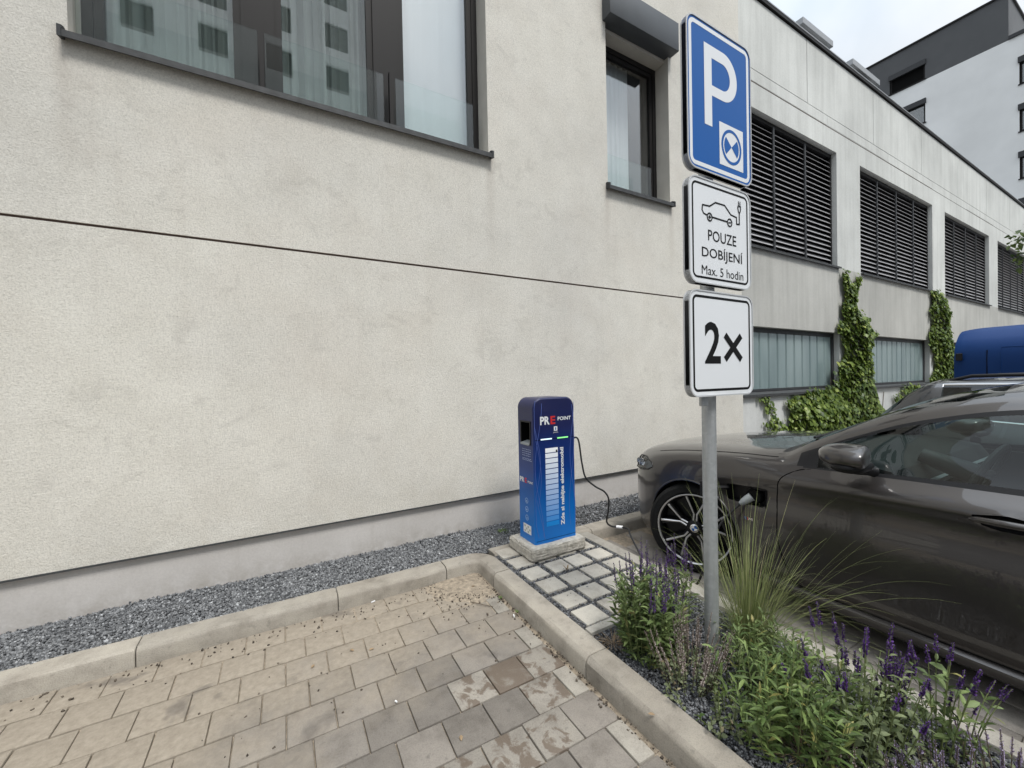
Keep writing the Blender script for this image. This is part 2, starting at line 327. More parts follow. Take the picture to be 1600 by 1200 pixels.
MT = dict(
    stucco=m_render(), stuccoflat=plain('reveal_stucco', (.50, .475, .425), .9, bump=(60, .4, .004), var=(5, .08)),
    plinth=m_plinth(),
    groove=plain('groove', (.085, .055, .045), .9),
    concrete=m_concrete('fair_faced_concrete', (.66, .67, .645)), concrete2=m_concrete('lit_concrete', (.66, .67, .66), .35, False),  # concrete2: same concrete, lit look put into a paler, less streaked colour
    concrete3=m_concrete('spandrel_concrete', (.50, .495, .465)),
    anth=plain('anthracite_metal', (.045, .047, .05), .55, spec=.25, var=(12, .12)), anthd=plain('dark_frame', (.013, .012, .012), .55, spec=.2),
    sill=plain('sill_metal', (.058, .060, .062), .55, spec=.3, var=(20, .25)),
    box=plain('shutter_box', (.075, .082, .09), .5, spec=.3, var=(3, .08)),
    louvre=plain('louvre_grey', (.40, .395, .405), .5, .2, var=(6, .1)), black=plain('black', (.004, .004, .004), .8, spec=.1),
    kerb=m_paver('kerb_concrete', (.345, .32, .28), kerb=True, vary=.5), paver=m_paver('paver_sandy', (.205, .186, .164), sandy=True),
    paverw=m_paver('paver_wet_patches', (.25, .23, .20), wet=1), paverf=m_paver('paver_soaked', (.24, .22, .19), wet=2),
    paverp=m_paver('paver_pale', (.29, .27, .235)), slab=m_paver('island_paver', (.45, .425, .375), vary=.35), edging=m_paver('edging_concrete', (.38, .36, .32)),
    rpaver=m_paver('bay_paver', (.27, .25, .225)),
    sand=plain('joint_sand', (.27, .225, .17), .95, var=(40, .35), bump=(90, .6, .004)),
    soil=plain('soil', (.075, .07, .068), .95, var=(30, .3), bump=(60, .6, .01)),
    asphalt=plain('asphalt', (.075, .073, .07), .9, var=(8, .2), bump=(120, .5, .004)),
    gravel=m_gravel('grey_gravel', (.08, .083, .088), (.26, .265, .27)), gravel2=m_gravel('dark_gravel', (.032, .034, .038), (.22, .225, .235)),
    block=plain('rough_concrete', (.47, .44, .385), .95, var=(30, .22), bump=(45, .9, .012)),
    zinc=None, white=plain('sign_white', (.74, .76, .78), .35, coat=.3), blue=plain('sign_blue', (.002, .095, .36), .35, spec=.18),
    ink=plain('sign_black', (.006, .006, .006), .6, spec=.15), alu=plain('sign_edge', (.50, .51, .52), .45, .1, var=(15, .08)),
    wpaint=plain('white_paint', (.78, .785, .775), .8, var=(.5, .07)), gpaint=plain('grey_paint', (.085, .088, .092), .8, var=(1.2, .06)),
    flash=plain('roof_flashing', (.35, .36, .37), .5, .4),
    glass=m_glass('window_glass', (.93, .95, .945), .20), guard=m_glass('guard_glass', (.945, .975, .965), .05),
    carglass=m_glass('car_glass', (.52, .61, .59), .065), privacy=m_glass('privacy_glass', (.10, .12, .12), .05), clear=m_glass('lens', (.85, .88, .9), .06),
    curtain=plain('curtain', (.33, .365, .36), .9, var=(2, .1)), blind=plain('white_curtain', (.86, .88, .92), .9), room=plain('room', (.05, .055, .055), .9),
    rubber=plain('rubber', (.009, .009, .009), .8, spec=.2, var=(60, .3)), plastic=plain('black_plastic', (.007, .007, .008), .45, spec=.3),
    chrome=plain('chrome', (.75, .75, .76), .12, 1), rimsilver=plain('machined_alloy', (.60, .60, .61), .28, .9),
    rimblack=plain('black_alloy', (.005, .005, .006), .35, spec=.25),
    paint=plain('brown_grey_paint', (.054, .049, .047), .34, .55, coat=1, croug=.02), wagon=plain('dark_grey_paint', (.05, .052, .056), .4, .5, coat=1),
    van=plain('blue_paint', (.003, .032, .135), .5, spec=.2), red=plain('lamp_red', (.22, .006, .01), .2, coat=1),
    leather=plain('seat_leather', (.05, .05, .052), .55), dash=plain('dashboard', (.02, .02, .021), .7), dashl=plain('pale_trim', (.28, .30, .31), .5),
    bark=plain('bark', (.11, .085, .06), .9, var=(20, .3)), stem=plain('stem_green', (.14, .17, .06), .7), cable=plain('cable_black', (.012, .012, .013), .5),
    tagw=plain('tag_white', (.75, .75, .75), .5), straw=plain('straw', (.30, .215, .13), .85, var=(30, .3)), dry=plain('dry_leaf', (.24, .17, .10), .8, var=(30, .35)),
    ivy=m_leaf('ivy_leaf', (.045, .085, .016), (.24, .32, .07), .42, .3, (.38, .42, .11)),
    dull=m_leaf('dull_leaf', (.07, .095, .04), (.22, .26, .13), .6, .25), salvia=m_leaf('salvia_leaf', (.06, .095, .028), (.22, .29, .11), .55, .25, (.33, .29, .11)), grass=m_leaf('grass_blade', (.13, .165, .055), (.34, .37, .165), .5, .3, (.48, .42, .24)),
    catmint=m_leaf('catmint_leaf', (.12, .15, .075), (.29, .315, .185), .7, .25, (.36, .28, .18)), mid=m_leaf('broad_leaf', (.06, .105, .028), (.20, .27, .085), .5, .25, (.34, .31, .10)),
    tree=m_leaf('tree_leaf', (.04, .07, .02), (.14, .19, .05), .5, .3),
    purple=m_leaf('purple_floret', (.045, .018, .09), (.15, .065, .29), .7, .1), lilac=m_leaf('lilac_floret', (.26, .20, .34), (.50, .43, .58), .7, .2), calyx=m_leaf('pale_calyx', (.26, .20, .19), (.55, .48, .44), .8, .2),
)
def m_zinc():
    n = NT('galvanised_steel'); v = n.t.nodes.new('ShaderNodeTexVoronoi'); v.inputs['Scale'].default_value = 55; n.L(n.pos, v.inputs['Vector'])
    c = n.ramp(v.outputs['Color'], [(.2, (.40, .415, .42)), (.8, (.45, .465, .47))])
    c = n.mix(.6, c, n.ramp(n.noise(1, 5, .6, n.stretch(40, 40, 4)), [(.3, (.75, .75, .75)), (.65, (1.08, 1.08, 1.08))]), 'MULTIPLY')
    n.b.inputs['Metallic'].default_value = .45
    return n.done(c, .5, .5)
MT['zinc'] = m_zinc()
def m_profilit():
    n = NT('channel_glass'); g = n.noise(1, 3, .5, n.stretch(3, 3, .6))
    c = n.ramp(g, [(.3, (.17, .23, .235)), (.7, (.26, .33, .33))]); c = n.mix(.5, c, n.ramp(n.objrand(), [(0, .85), (1, 1.15)]), 'MULTIPLY')
    return n.done(c, .22, .6)
MT['channel'] = m_profilit()
def m_charger():
    n = NT('charger_print'); x, y, z = n.xyz()
    c = n.ramp(n.math('MULTIPLY', n.math('SUBTRACT', z, .2), .87), [(0, (.0, .17, .58)), (.22, (.0, .13, .47)), (.5, (.002, .035, .20)), (.8, (.003, .008, .07)), (1, (.003, .006, .055))])
    n.b.inputs['Coat Weight'].default_value = .2; n.b.inputs['Coat Roughness'].default_value = .15
    return n.done(c, .4, .4)
MT['charger'] = m_charger()

# ------------------------------------------------------------------ lettering
def text_mesh(txt, bold=0.):
    cu = bpy.data.curves.new('lettering', 'FONT'); cu.body = txt; cu.size = 1; cu.offset = bold; cu.resolution_u = 3
    o = bpy.data.objects.new('lettering', cu); COL.objects.link(o)
    dg = bpy.context.evaluated_depsgraph_get(); me = bpy.data.meshes.new_from_object(o.evaluated_get(dg))
    v = np.array([x.co[:2] for x in me.vertices]); f = [tuple(p.vertices) for p in me.polygons]
    bpy.data.objects.remove(o); bpy.data.meshes.remove(me); bpy.data.curves.remove(cu)
    v = (v-v.min(0))/np.maximum(v.max(0)-v.min(0), 1e-6)
    return v, f
TXT = {k: text_mesh(*k) for k in [('P', .0), ('POUZE', .006), ('DOBÍJENÍ', .006), ('Max. 5 hodin', .0), ('2', .02), ('PR', .035), ('E', .03), ('POINT', .02),
       ('Zde si nabijte elektromobil', .036), ('1', .03), ('points', .0), ('M', .03), ('A', 0.)]}
def letter(name, key, box, fn, mat, parent, turn=False):
    v, f = TXT[key]; x0, z0, x1, z1 = box; mb = MB()
    if turn: vs = [fn(x0+(1-b)*(x1-x0), z0+a_*(z1-z0), 0) for a_, b in v]
    else: vs = [fn(x0+a_*(x1-x0), z0+b*(z1-z0), 0) for a_, b in v]
    mb.add(vs, f); return mb.build(name, mat, parent)

# ------------------------------------------------------------------ ground
g = MB(); g.add([(-300, -300, -.06), (300, -300, -.06), (300, 300, -.06), (-300, 300, -.06)], [(0, 1, 2, 3)])
tag(g.build('ground', MT['asphalt']), kind='structure')
def paver_mesh(name, sx, sy, h, mat, b=.006, wob=.0):
    mb = MB(); mb.bbox(-sx/2, -sy/2, -h, sx/2, sy/2, 0, b)
    me = mb.mesh(name, mat, 30); return me
# left bay: 20 cm square pavers in half bond, parallel to the wall
pk = MB(); n_ = 40
xs = np.linspace(-3.6, 1.30, 60); ys = np.linspace(-1.2, 2.875, 50)
def sandz(x, y):
    k = max(0, min(1, (y-2.25)/.55))*max(.15, min(1, (x+1.6)/2.2))
    cor = math.exp(-((x-1.12)**2+(y-2.72)**2)/.06)
    return -.013+.011*k+.016*cor+.003*math.sin(x*9+y*4)*k
V = [(x, y, sandz(x, y)) for y in ys for x in xs]; nx_ = len(xs)
pk.add(V, [(j*nx_+i, j*nx_+i+1, (j+1)*nx_+i+1, (j+1)*nx_+i) for j in range(len(ys)-1) for i in range(nx_-1)])
bay = tag(pk.build('parking_bay', MT['sand'], smooth=True), kind='structure')
PM = {k: paver_mesh('paver', .193, .191, .06, MT[k]) for k in ('paver', 'paverw', 'paverf', 'paverp')}
HALF = paver_mesh('half_paver', .088, .191, .06, MT['paverp'])
extra = MB(); cand = []
wetfull = [(.965, 1.80)]; wetpart = [(1.165, 1.80), (1.06, 1.60), (.765, 1.80), (.96, 1.40), (.765, 1.40), (.57, 1.40), (1.165, 1.99)]
row = 0; y = 1.505-.1965*13
while y < 2.84:
    off = .0 if row % 2 == 1 else .0985
    x = 1.259-.197*26+off-.0985
    while x < 1.24:
        wdt = min(.197, 1.259-x)
        if wdt > .06: cand.append((x+wdt/2, y+.098, wdt))
        x += .197
    row += 1; y += .1965
def near(px, py, L_): return any(abs(px-a_) < .075 and abs(py-b) < .075 for a_, b in L_)
cand.sort(key=lambda c: math.hypot(c[0]-.3, c[1]-1.9) if c[1] > .3 else 50+math.hypot(c[0], c[1]))
for k, (px, py, wd) in enumerate(cand):
    if py > 2.845-.098: 
        if py > 2.86: continue
    if k < 290:
        if wd < .15: me = HALF if wd < .1 else PM['paverp']
        elif near(px, py, wetfull): me = PM['paverf']
        elif near(px, py, wetpart): me = PM['paverw']
        else: me = PM['paver']
        o = link('paver', me, bay, (px, py, random.gauss(0, .0012)))
        o.rotation_euler = (random.gauss(0, .004), random.gauss(0, .004), random.gauss(0, .008))
        if wd < .15: o.scale = (wd/.197 if wd >= .1 else wd/.0985, 1, 1)
    else: extra.box(px-wd/2+.002, py-.0955, -.06, px+wd/2-.002, py+.0955, -.001+random.gauss(0, .0008))
tag(extra.build('paver_field', MT['paver'], bay), kind='stuff')
# right bays under the cars: longer blocks laid along the bays
rb = MB(); rb.add([(2.39, -4, -.012), (14, -4, -.012), (14, 2.875, -.012), (2.39, 2.875, -.012)], [(0, 1, 2, 3)])
rbay = tag(rb.build('parking_bays_beside_wall', MT['sand']), kind='structure')
LP = paver_mesh('paver', .196, .397, .06, MT['rpaver'], .005); extra = MB(); cnt = 0
for i in range(56):
    for j in range(-8, 17):
        px = 2.395+.2*i+.1; py = .2+.4*j+(.2 if i % 2 else 0)
        if py+.2 > 2.86 or py < -3.5: continue
        if i < 7 and py > -.6: o = link('paver', LP, rbay, (px, py, random.gauss(0, .001))); o.rotation_euler = (random.gauss(0, .003), random.gauss(0, .003), 0)
        else: extra.box(px-.098, py-.198, -.06, px+.098, py+.198, 0)
tag(extra.build('paver_field', MT['rpaver'], rbay), kind='stuff')

# kerbs
kb = MB(); kb.box(-6, 2.87, -.2, 14, 2.99, .02); kb.box(1.295, -3, -.2, 1.415, 2.87, .02)
kerb = tag(kb.build('kerb', MT['soil']), kind='structure')
def kerb_poly(): return [(0, -.1), (.004, .074), (.012, .089), (.028, .1), (.137, .101), (.142, .095), (.142, -.1)]
kj = [-6, -4.717, -3.717, -2.717, -1.717, -.717, .283, 1.032]
def stone_x(x0, x1):
    mb = MB(); k = kerb_poly(); n = len(k); g_ = .0022; xs_ = [x0+g_, x0+g_+.004]+list(np.linspace(x0+.08, x1-.08, 6))+[x1-g_-.004, x1-g_]
    vs = []
    for i, x in enumerate(xs_):
        en = .003 if i in (0, len(xs_)-1) else 0
        for y_, z_ in k: vs.append((x, 2.858+y_+(en if y_ < .03 else 0)+random.gauss(0, .0006), z_-en+random.gauss(0, .0006)))
    m_ = len(xs_)
    mb.add(vs, [(i*n+j, i*n+(j+1) % n, (i+1)*n+(j+1) % n, (i+1)*n+j) for i in range(m_-1) for j in range(n)]+[tuple(range(n)), tuple(range((m_-1)*n, m_*n))])
    return mb
for a_, b in zip(kj[:-1], kj[1:]): stone_x(a_, b).build('kerb_stone', MT['kerb'], kerb, 30)
x = 1.44
while x < 13: stone_x(x, x+1).build('kerb_stone', MT['kerb'], kerb, 30); x += 1
def stone_y(y0, y1, mat='kerb'):
    mb = stone_x(0, y1-y0); mb.v = [(1.283+(q[1]-2.858), y1-q[0], q[2]) for q in mb.v]; return mb
for y0, y1 in ((1.577, 2.597), (.577, 1.577), (-.423, .577), (-1.423, -.423), (-2.423, -1.423)): stone_y(y0, y1).build('kerb_stone', MT['kerb'], kerb, 30)
# corner stone: an L with a rounded inner edge
k = kerb_poly(); mb = MB(); path = []
for i in range(6): path.append((1.0342+(1.255-1.0342)*i/5, 0, 'x'))
vs = []; rc = .05
def offs(t, d):       # point at distance d from the kerb face along the L path
    if t <= 1: return (1.0342+t*(1.283-rc-1.0342), 2.858+d)
    if t >= 2: return (1.283+d, 2.858-rc-(t-2)*(2.858-rc-2.5992))
    a_ = (t-1)*math.pi/2; return (1.283-rc+(rc+d)*math.sin(a_)*1.0, 2.858-rc+(rc+d)*math.cos(a_)) if d > 0.001 or True else None
ts = [0, .3, .7, 1]+[1+i/8 for i in range(1, 8)]+[2, 2.4, 2.8, 3]
for t in ts:
    for d, z_ in k: vs.append((*offs(t, d), z_))
n = len(k); m_ = len(ts)
mb.add(vs, [(i*n+j, i*n+(j+1) % n, (i+1)*n+(j+1) % n, (i+1)*n+j) for i in range(m_-1) for j in range(n)]+[tuple(range(n)), tuple(range((m_-1)*n, m_*n))])
mb.build('kerb_stone', MT['kerb'], kerb, 30)

# paved island with gravel joints, planting bed
ib = MB(); ib.box(1.41, 1.70, -.05, 2.30, 2.88, .086); isl = tag(ib.build('paved_island', MT['soil']), kind='structure')
SM = paver_mesh('paver', .166, .160, .05, MT['slab'], .006)
for i, px in enumerate((1.549, 1.750, 1.943, 2.150)):
    for j, py in enumerate((1.854, 2.050, 2.250, 2.452, 2.655, 2.85)):
        if j >= 5 and i in (1, 2): continue
        o = link('paver', SM, isl, (px+random.gauss(0, .003), py+random.gauss(0, .003), .1+random.gauss(0, .0015)))
        o.rotation_euler = (random.gauss(0, .006), random.gauss(0, .006), random.gauss(0, .012))
mb = MB(); mb.bbox(1.432, 1.703, -.03, 2.268, 1.757, .104, .006); mb.build('edging_stone', MT['edging'], isl, 30)
for y0 in (1.855, .853, -.149, -1.151, -2.153):
    mb = MB(); mb.bbox(2.272, y0, -.05, 2.378, min(y0+1.0, 2.855), .1, .006); mb.build('edging_stone', MT['edging'], isl, 30)
bb = MB(); V = []; xs = np.linspace(1.41, 2.28, 24); ys = np.linspace(-2.5, 1.71, 70)
for y in ys:
    for x in xs: V.append((x, y, .055+.02*math.sin(math.pi*(x-1.41)/.87)+random.gauss(0, .003)))
bb.add(V, [(j*24+i, j*24+i+1, (j+1)*24+i+1, (j+1)*24+i) for j in range(69) for i in range(23)])
bed = tag(bb.build('planting_bed', MT['soil'], smooth=True), kind='structure')
sb = MB(); sb.box(-6, 2.99, -.1, 14, 3.47, .07); strip = tag(sb.build('gravel_strip', MT['soil']), kind='structure')
def pebbles(name, P, size, mat, parent=None, flat=.75):
    N = len(P); c = np.array([(x, y, z) for x in (-1, 1) for y in (-1, 1) for z in (-1, 1)], float)*.5
    jit = c[None]*(1+.0*P[:, :1, None])+rng.uniform(-.22, .22, (N, 8, 3))
    jit *= (size[:, None, None]*rng.uniform(.7, 1.25, (N, 1, 3))); jit[:, :, 2] *= flat
    q = rng.normal(size=(N, 4)); q[:, 1:3] *= .6; q /= np.linalg.norm(q, axis=1)[:, None]; w_, x_, y_, z_ = q.T
    Rm = np.stack([np.stack([1-2*(y_*y_+z_*z_), 2*(x_*y_-z_*w_), 2*(x_*z_+y_*w_)], 1), np.stack([2*(x_*y_+z_*w_), 1-2*(x_*x_+z_*z_), 2*(y_*z_-x_*w_)], 1), np.stack([2*(x_*z_-y_*w_), 2*(y_*z_+x_*w_), 1-2*(x_*x_+y_*y_)], 1)], 1)
    V = np.einsum('nij,nkj->nki', Rm, jit)+P[:, None, :]
    f = np.array([(0, 1, 3, 2), (4, 6, 7, 5), (0, 4, 5, 1), (2, 3, 7, 6), (0, 2, 6, 4), (1, 5, 7, 3)])
    Fq = (f[None]+8*np.arange(N)[:, None, None]).reshape(-1, 4)
    o = child_np(name, V.reshape(-1, 3), Fq, mat, parent); return tag(o, kind='stuff')
def scatter(n, x0, x1, y0, y1, zf, zj=.006):
    x, y = rng.uniform(x0, x1, n), rng.uniform(y0, y1, n); return np.stack([x, y, zf(x, y)+rng.normal(0, zj, n)], 1)
def gz(x, y): return .082+.018*np.clip((y-3.0)/.4, 0, 1)+.007*np.sin(x*5.1+2)*np.sin(y*9+x)
P = np.concatenate([scatter(44000, -2.0, 1.9, 2.985, 3.45, gz), scatter(7000, 1.9, 4.2, 2.985, 3.45, gz), scatter(5000, 4.2, 9, 2.985, 3.45, gz)])
pebbles('gravel', P, rng.uniform(.0055, .014, len(P)), MT['gravel'], strip)
def bz(x, y): return .068+.02*np.sin(np.pi*np.clip((x-1.41)/.87, 0, 1))
P = np.concatenate([scatter(34000, 1.422, 2.275, .1, 1.705, bz, .004), scatter(3000, 1.422, 2.275, -1.5, .1, bz, .004)])
pebbles('gravel', P, rng.uniform(.004, .0105, len(P)), MT['gravel2'], bed)
P = scatter(9000, 1.425, 2.272, 1.757, 2.86, lambda x, y: .088+0*x, .003)
pebbles('gravel', P, rng.uniform(.005, .011, len(P)), MT['gravel2'], isl)

# ------------------------------------------------------------------ rendered building
def holes_wall(mb, x0, x1, z0, z1, yf, depth, holes):
    X = sorted({x0, x1, *[h[0] for h in holes], *[h[1] for h in holes]}); X = [x for x in X if x0 <= x <= x1]
    Z = sorted({z0, z1, *[h[2] for h in holes], *[h[3] for h in holes]}); Z = [z for z in Z if z0 <= z <= z1]
    for a_, b in zip(X[:-1], X[1:]):
        for c, d in zip(Z[:-1], Z[1:]):
            if any(h[0] <= (a_+b)/2 <= h[1] and h[2] <= (c+d)/2 <= h[3] for h in holes): continue
            mb.add([(a_, yf, c), (b, yf, c), (b, yf, d), (a_, yf, d)], [(0, 1, 2, 3)])
def reveals(mb, h, yf, d, sides='lrtb'):
    a_, b, c, e_ = h; y2 = yf+d
    if 'l' in sides: mb.add([(a_, yf, c), (a_, y2, c), (a_, y2, e_), (a_, yf, e_)], [(0, 1, 2, 3)])
    if 'r' in sides: mb.add([(b, yf, c), (b, yf, e_), (b, y2, e_), (b, y2, c)], [(0, 1, 2, 3)])
    if 't' in sides: mb.add([(a_, yf, e_), (a_, y2, e_), (b, y2, e_), (b, yf, e_)], [(0, 1, 2, 3)])
    if 'b' in sides: mb.add([(a_, yf, c), (b, yf, c), (b, y2, c), (a_, y2, c)], [(0, 1, 2, 3)])
WY = 3.42
B1 = thing('rendered_building', 'beige rendered building with anthracite windows above the gravel strip', 'building', (0, WY, 0))
HW1, HW2, HW3 = (-1.066, 1.736, 3.625, 6.1), (3.232, 4.265, 3.655, 5.62), (-6.2, -3.4, 3.625, 6.1)
mb = MB(); holes_wall(mb, -9, 5.762, .405, 2.482, WY, 0, [])
mb.add([(-9, WY, .405), (5.762, WY, .405), (5.762, WY+.1, .405), (-9, WY+.1, .405)], [(0, 1, 2, 3)])
mb.add([(5.762, WY, .405), (5.762, WY+.12, .405), (5.762, WY+.12, 2.482), (5.762, WY, 2.482)], [(0, 1, 2, 3)])
mb.add([(-9, WY, 2.482), (5.762, WY, 2.482), (5.762, WY+.03, 2.482), (-9, WY+.03, 2.482)], [(0, 1, 2, 3)])
o_l = mb.build('wall', MT['stucco'], B1)
mb = MB(); holes_wall(mb, -9, 5.762, 2.499, 13, WY, 0, [HW1, HW2, HW3])
mb.add([(-9, WY, 2.499), (-9, WY+.03, 2.499), (5.762, WY+.03, 2.499), (5.762, WY, 2.499)], [(0, 1, 2, 3)])
mb.add([(5.762, WY, 2.499), (5.762, WY+.12, 2.499), (5.762, WY+6, 13), (5.762, WY, 13)], [(0, 1, 2, 3)])
mb.add([(-9, WY, 13), (5.762, WY, 13), (5.762, WY+8, 13), (-9, WY+8, 13)], [(0, 1, 2, 3)])
mb.build('wall', MT['stucco'], B1)
for h in (HW1, HW2, HW3):
    mb = MB(); reveals(mb, h, WY, .20); mb.build('window_reveal', MT['stuccoflat'], B1)
MB().box(-9, WY+.012, 2.478, 5.75, WY+.03, 2.503).build('groove', MT['groove'], B1)
mb = MB(); mb.box(-9, WY+.028, -.1, 5.76, WY+.3, .41); mb.build('plinth', MT['plinth'], B1)
mb = MB(); mb.box(-9, WY-.004, .400, 5.764, WY+.004, .412); mb.build('base_rail', MT['sill'], B1)
mb = MB(); mb.box(-9, WY+1.6, .3, 5.6, WY+1.7, 12.9); mb.box(5.64, WY+.13, .3, 5.74, WY+8, 12.9); mb.box(-9, WY+.25, 12.8, 5.6, WY+1.65, 12.9); mb.box(-9, WY+.25, 3.30, 5.6, WY+1.65, 3.4); mb.box(2.3, WY+.25, 3.4, 2.6, WY+1.62, 12.8)
mb.build('room_walls', MT['room'], B1)
def curtain(parent, x0, x1, z0, z1, y0, mat, folds, amp, lean=0, holesx=None):
    n = int((x1-x0)*70)+2; mb = MB(); xs_ = np.linspace(x0, x1, n); vs = []
    ph = np.cumsum(rng.uniform(.5, 1.5, n)); ph = ph/ph[-1]*folds*2*math.pi
    for z in (z0, z1):
        for i, x in enumerate(xs_): vs.append((x, y0+amp*math.sin(ph[i])+amp*.4*math.sin(ph[i]*2.3+1), z))
    mb.add(vs, [(i, i+1, n+i+1, n+i) for i in range(n-1)]); return mb.build('curtain', mat, parent, True)
def window(h, mull, guards, posts, name='window', gz_=4.085):
    x0, x1, z0, z1 = h; yf = WY+.20; fr = MB()
    fr.box(x0, yf, z0, x0+.055, yf+.07, z1); fr.box(x1-.055, yf, z0, x1, yf+.07, z1)
    fr.box(x0+.055, yf, z0, x1-.055, yf+.07, z0+.05); fr.box(x0+.055, yf, z1-.06, x1-.055, yf+.07, z1)
    w_ = fr.build(name, MT['anthd'], B1)
    xs_ = [x0+.055]
    for a_, b in mull:
        MB().box(a_, yf-.008, z0+.05, b, yf+.075, z1-.06).build('mullion', MT['anthd'], w_); xs_ += [a_, b]
    xs_.append(x1-.055)
    for a_, b in zip(xs_[::2], xs_[1::2]):
        s_ = MB(); o_, i_ = [(a_, z0+.05), (b, z0+.05), (b, z1-.06), (a_, z1-.06)], [(a_+.05, z0+.10), (b-.05, z0+.10), (b-.05, z1-.11), (a_+.05, z1-.11)]
        s_.ring(o_, i_, lambda p, q, d: (p, d, q), yf+.012, yf+.06); s_.build('sash', MT['anthd'], w_)
        MB().box(a_+.05, yf+.03, z0+.10, b-.05, yf+.036, z1-.11).build('pane', MT['glass'], w_)
    s_ = MB(); s_.prism([(WY-.055, z0-.062), (WY-.055, z0-.022), (WY+.19, z0+.012), (WY+.19, z0-.0), (WY-.045, z0-.034), (WY-.045, z0-.062)], lambda p, q, d: (d, p, q), x0-.022, x1+.022)
    sl = s_.build('sill', MT['sill'], w_)
    for xe in (x0-.03, x1+.012):
        s_ = MB(); s_.prism([(WY-.06, z0-.066), (WY-.06, z0+.0), (WY-.02, z0+.018), (WY-.001, z0+.018), (WY-.001, z0-.05)], lambda p, q, d: (d, p, q), xe, xe+.018); s_.build('sill_end_cap', MT['anth'], w_)
    for a_, b in guards: MB().box(a_, WY+.075, z0+.035, b, WY+.087, gz_).build('guard_glass', MT['guard'], w_)
    for p in posts: MB().box(p-.014, WY+.06, z0+.008, p+.014, WY+.11, gz_+.03).build('guard_post', MT['anthd'], w_)
    return w_
w1 = window(HW1, [(-.205, .011), (.745, .960)], [(-1.055, -.10), (-.055, .80), (.90, 1.62)], [-.075, .86]); w1['label'] = 'wide three-part window with clear guard panes'
curtain(w1, -1.0, -.20, 3.66, 6.1, WY+.40, MT['curtain'], 9, .03); curtain(w1, .0, .76, 3.66, 6.1, WY+.42, MT['curtain'], 9, .03)
curtain(w1, .93, 1.70, 3.66, 6.1, WY+.36, MT['blind'], 3, .008)  # white sheet added behind the right pane to brighten it like reflected sky
h2 = (3.232, 4.265, 3.655, 5.42)
w2 = window(h2, [], [(3.25, 4.02)], [], gz_=4.06); w2['label'] = 'narrow window below a grey shutter box'
curtain(w2, 3.35, 3.93, 3.7, 5.40, WY+.36, MT['blind'], 7, .012)
MB().box(3.234, WY+.06, 5.42, 4.263, WY+.2, 5.622).build('shutter_soffit', MT['stuccoflat'], w2)
mb = MB(); mb.bbox(3.19, WY-.125, 5.46, 4.315, WY+.06, 5.80, .006)
mb.build('shutter_box', MT['box'], w2, 30)
w3 = window(HW3, [(-5.3, -5.1), (-4.4, -4.2)], [], []); w3['label'] = 'wide window beyond the picture edge'

# ------------------------------------------------------------------ concrete building with louvres
CYF = 3.47
B2 = thing('concrete_building', 'long fair-faced concrete building with dark louvred openings', 'building', (5.8, CYF, 0))
bays = [(5.765, 8.83), (9.78, 13.70), (14.58, 18.46), (19.39, 23.25), (24.2, 28.05), (29.0, 32.9)]
lows = [(5.9, 8.87), (9.93, 13.46), (14.72, 18.3), (19.5, 23.1), (24.3, 28.0)]
UH = [(a_, b, 3.405, 5.475) for a_, b in bays]; LH = [(a_, b, 1.215, 2.215) for a_, b in lows]
mb = MB(); holes_wall(mb, 5.764, 40, 2.20, 3.40, CYF, 0, [(a_, b, 2.1, 2.215) for a_, b in lows])
mb.build('spandrel', MT['concrete3'], B2)
mb = MB(); holes_wall(mb, 5.764, 40, 3.40, 6.0, CYF+.004, 0, UH); mb.build('wall', MT['concrete'], B2)
mb = MB(); holes_wall(mb, 5.764, 40, -.05, 2.20, CYF+.002, 0, [(a_, b, 1.15, 2.21) for a_, b in lows]); mb.build('base_wall', MT['concrete2'], B2)
mb = MB()
for h in UH: reveals(mb, h, CYF+.004, .16)
for h in LH: reveals(mb, (h[0], h[1], 1.15, h[3]), CYF+.002, .14, 'lrt')
mb.build('opening_reveals', MT['concrete'], B2)
MB().box(5.78, CYF+.3, -.05, 40, CYF+14, 7.0).build('core', MT['room'], B2)
mb = MB(); mb.box(5.77, CYF+.02, 5.99, 40, CYF+.25, 7.1); mb.build('upper_wall', MT['groove'], B2)
x = 5.195
while x < 39:
    a_ = max(x, 5.772); mb = MB(); mb.box(a_+.007, CYF, 6.045, x+2.6-.007, CYF+.02, 7.10); mb.build('panel', MT['concrete'], B2)
    x += 2.6
x = 5.9
while x < 39:
    a_ = max(x-2.6, 5.772); mb = MB(); mb.box(a_+.004, CYF+.001, 5.862+random.uniform(-.01, .01), x-.004, CYF+.02, 6.035); mb.build('panel', MT['concrete'], B2); x += 2.6
mb = MB(); mb.box(5.764, CYF+.003, 5.845, 40, CYF+.02, 5.858); mb.build('joint', MT['groove'], B2)
mb = MB(); mb.box(5.55, CYF-.03, 7.115, 40, CYF+.5, 7.165); cp = mb.build('coping', MT['anthd'], B2)
mb = MB(); mb.box(5.55, CYF-.034, 7.167, 40, CYF+.5, 7.185); mb.build('coping_edge', MT['flash'], B2)
for x in (6.6, 11.7, 17.3, 20.7): MB().tube([(x, CYF+.0, 7.18), (x, CYF+.0, 7.235)], .012, 6).build('lightning_clip', MT['flash'], cp)
mb0 = {}
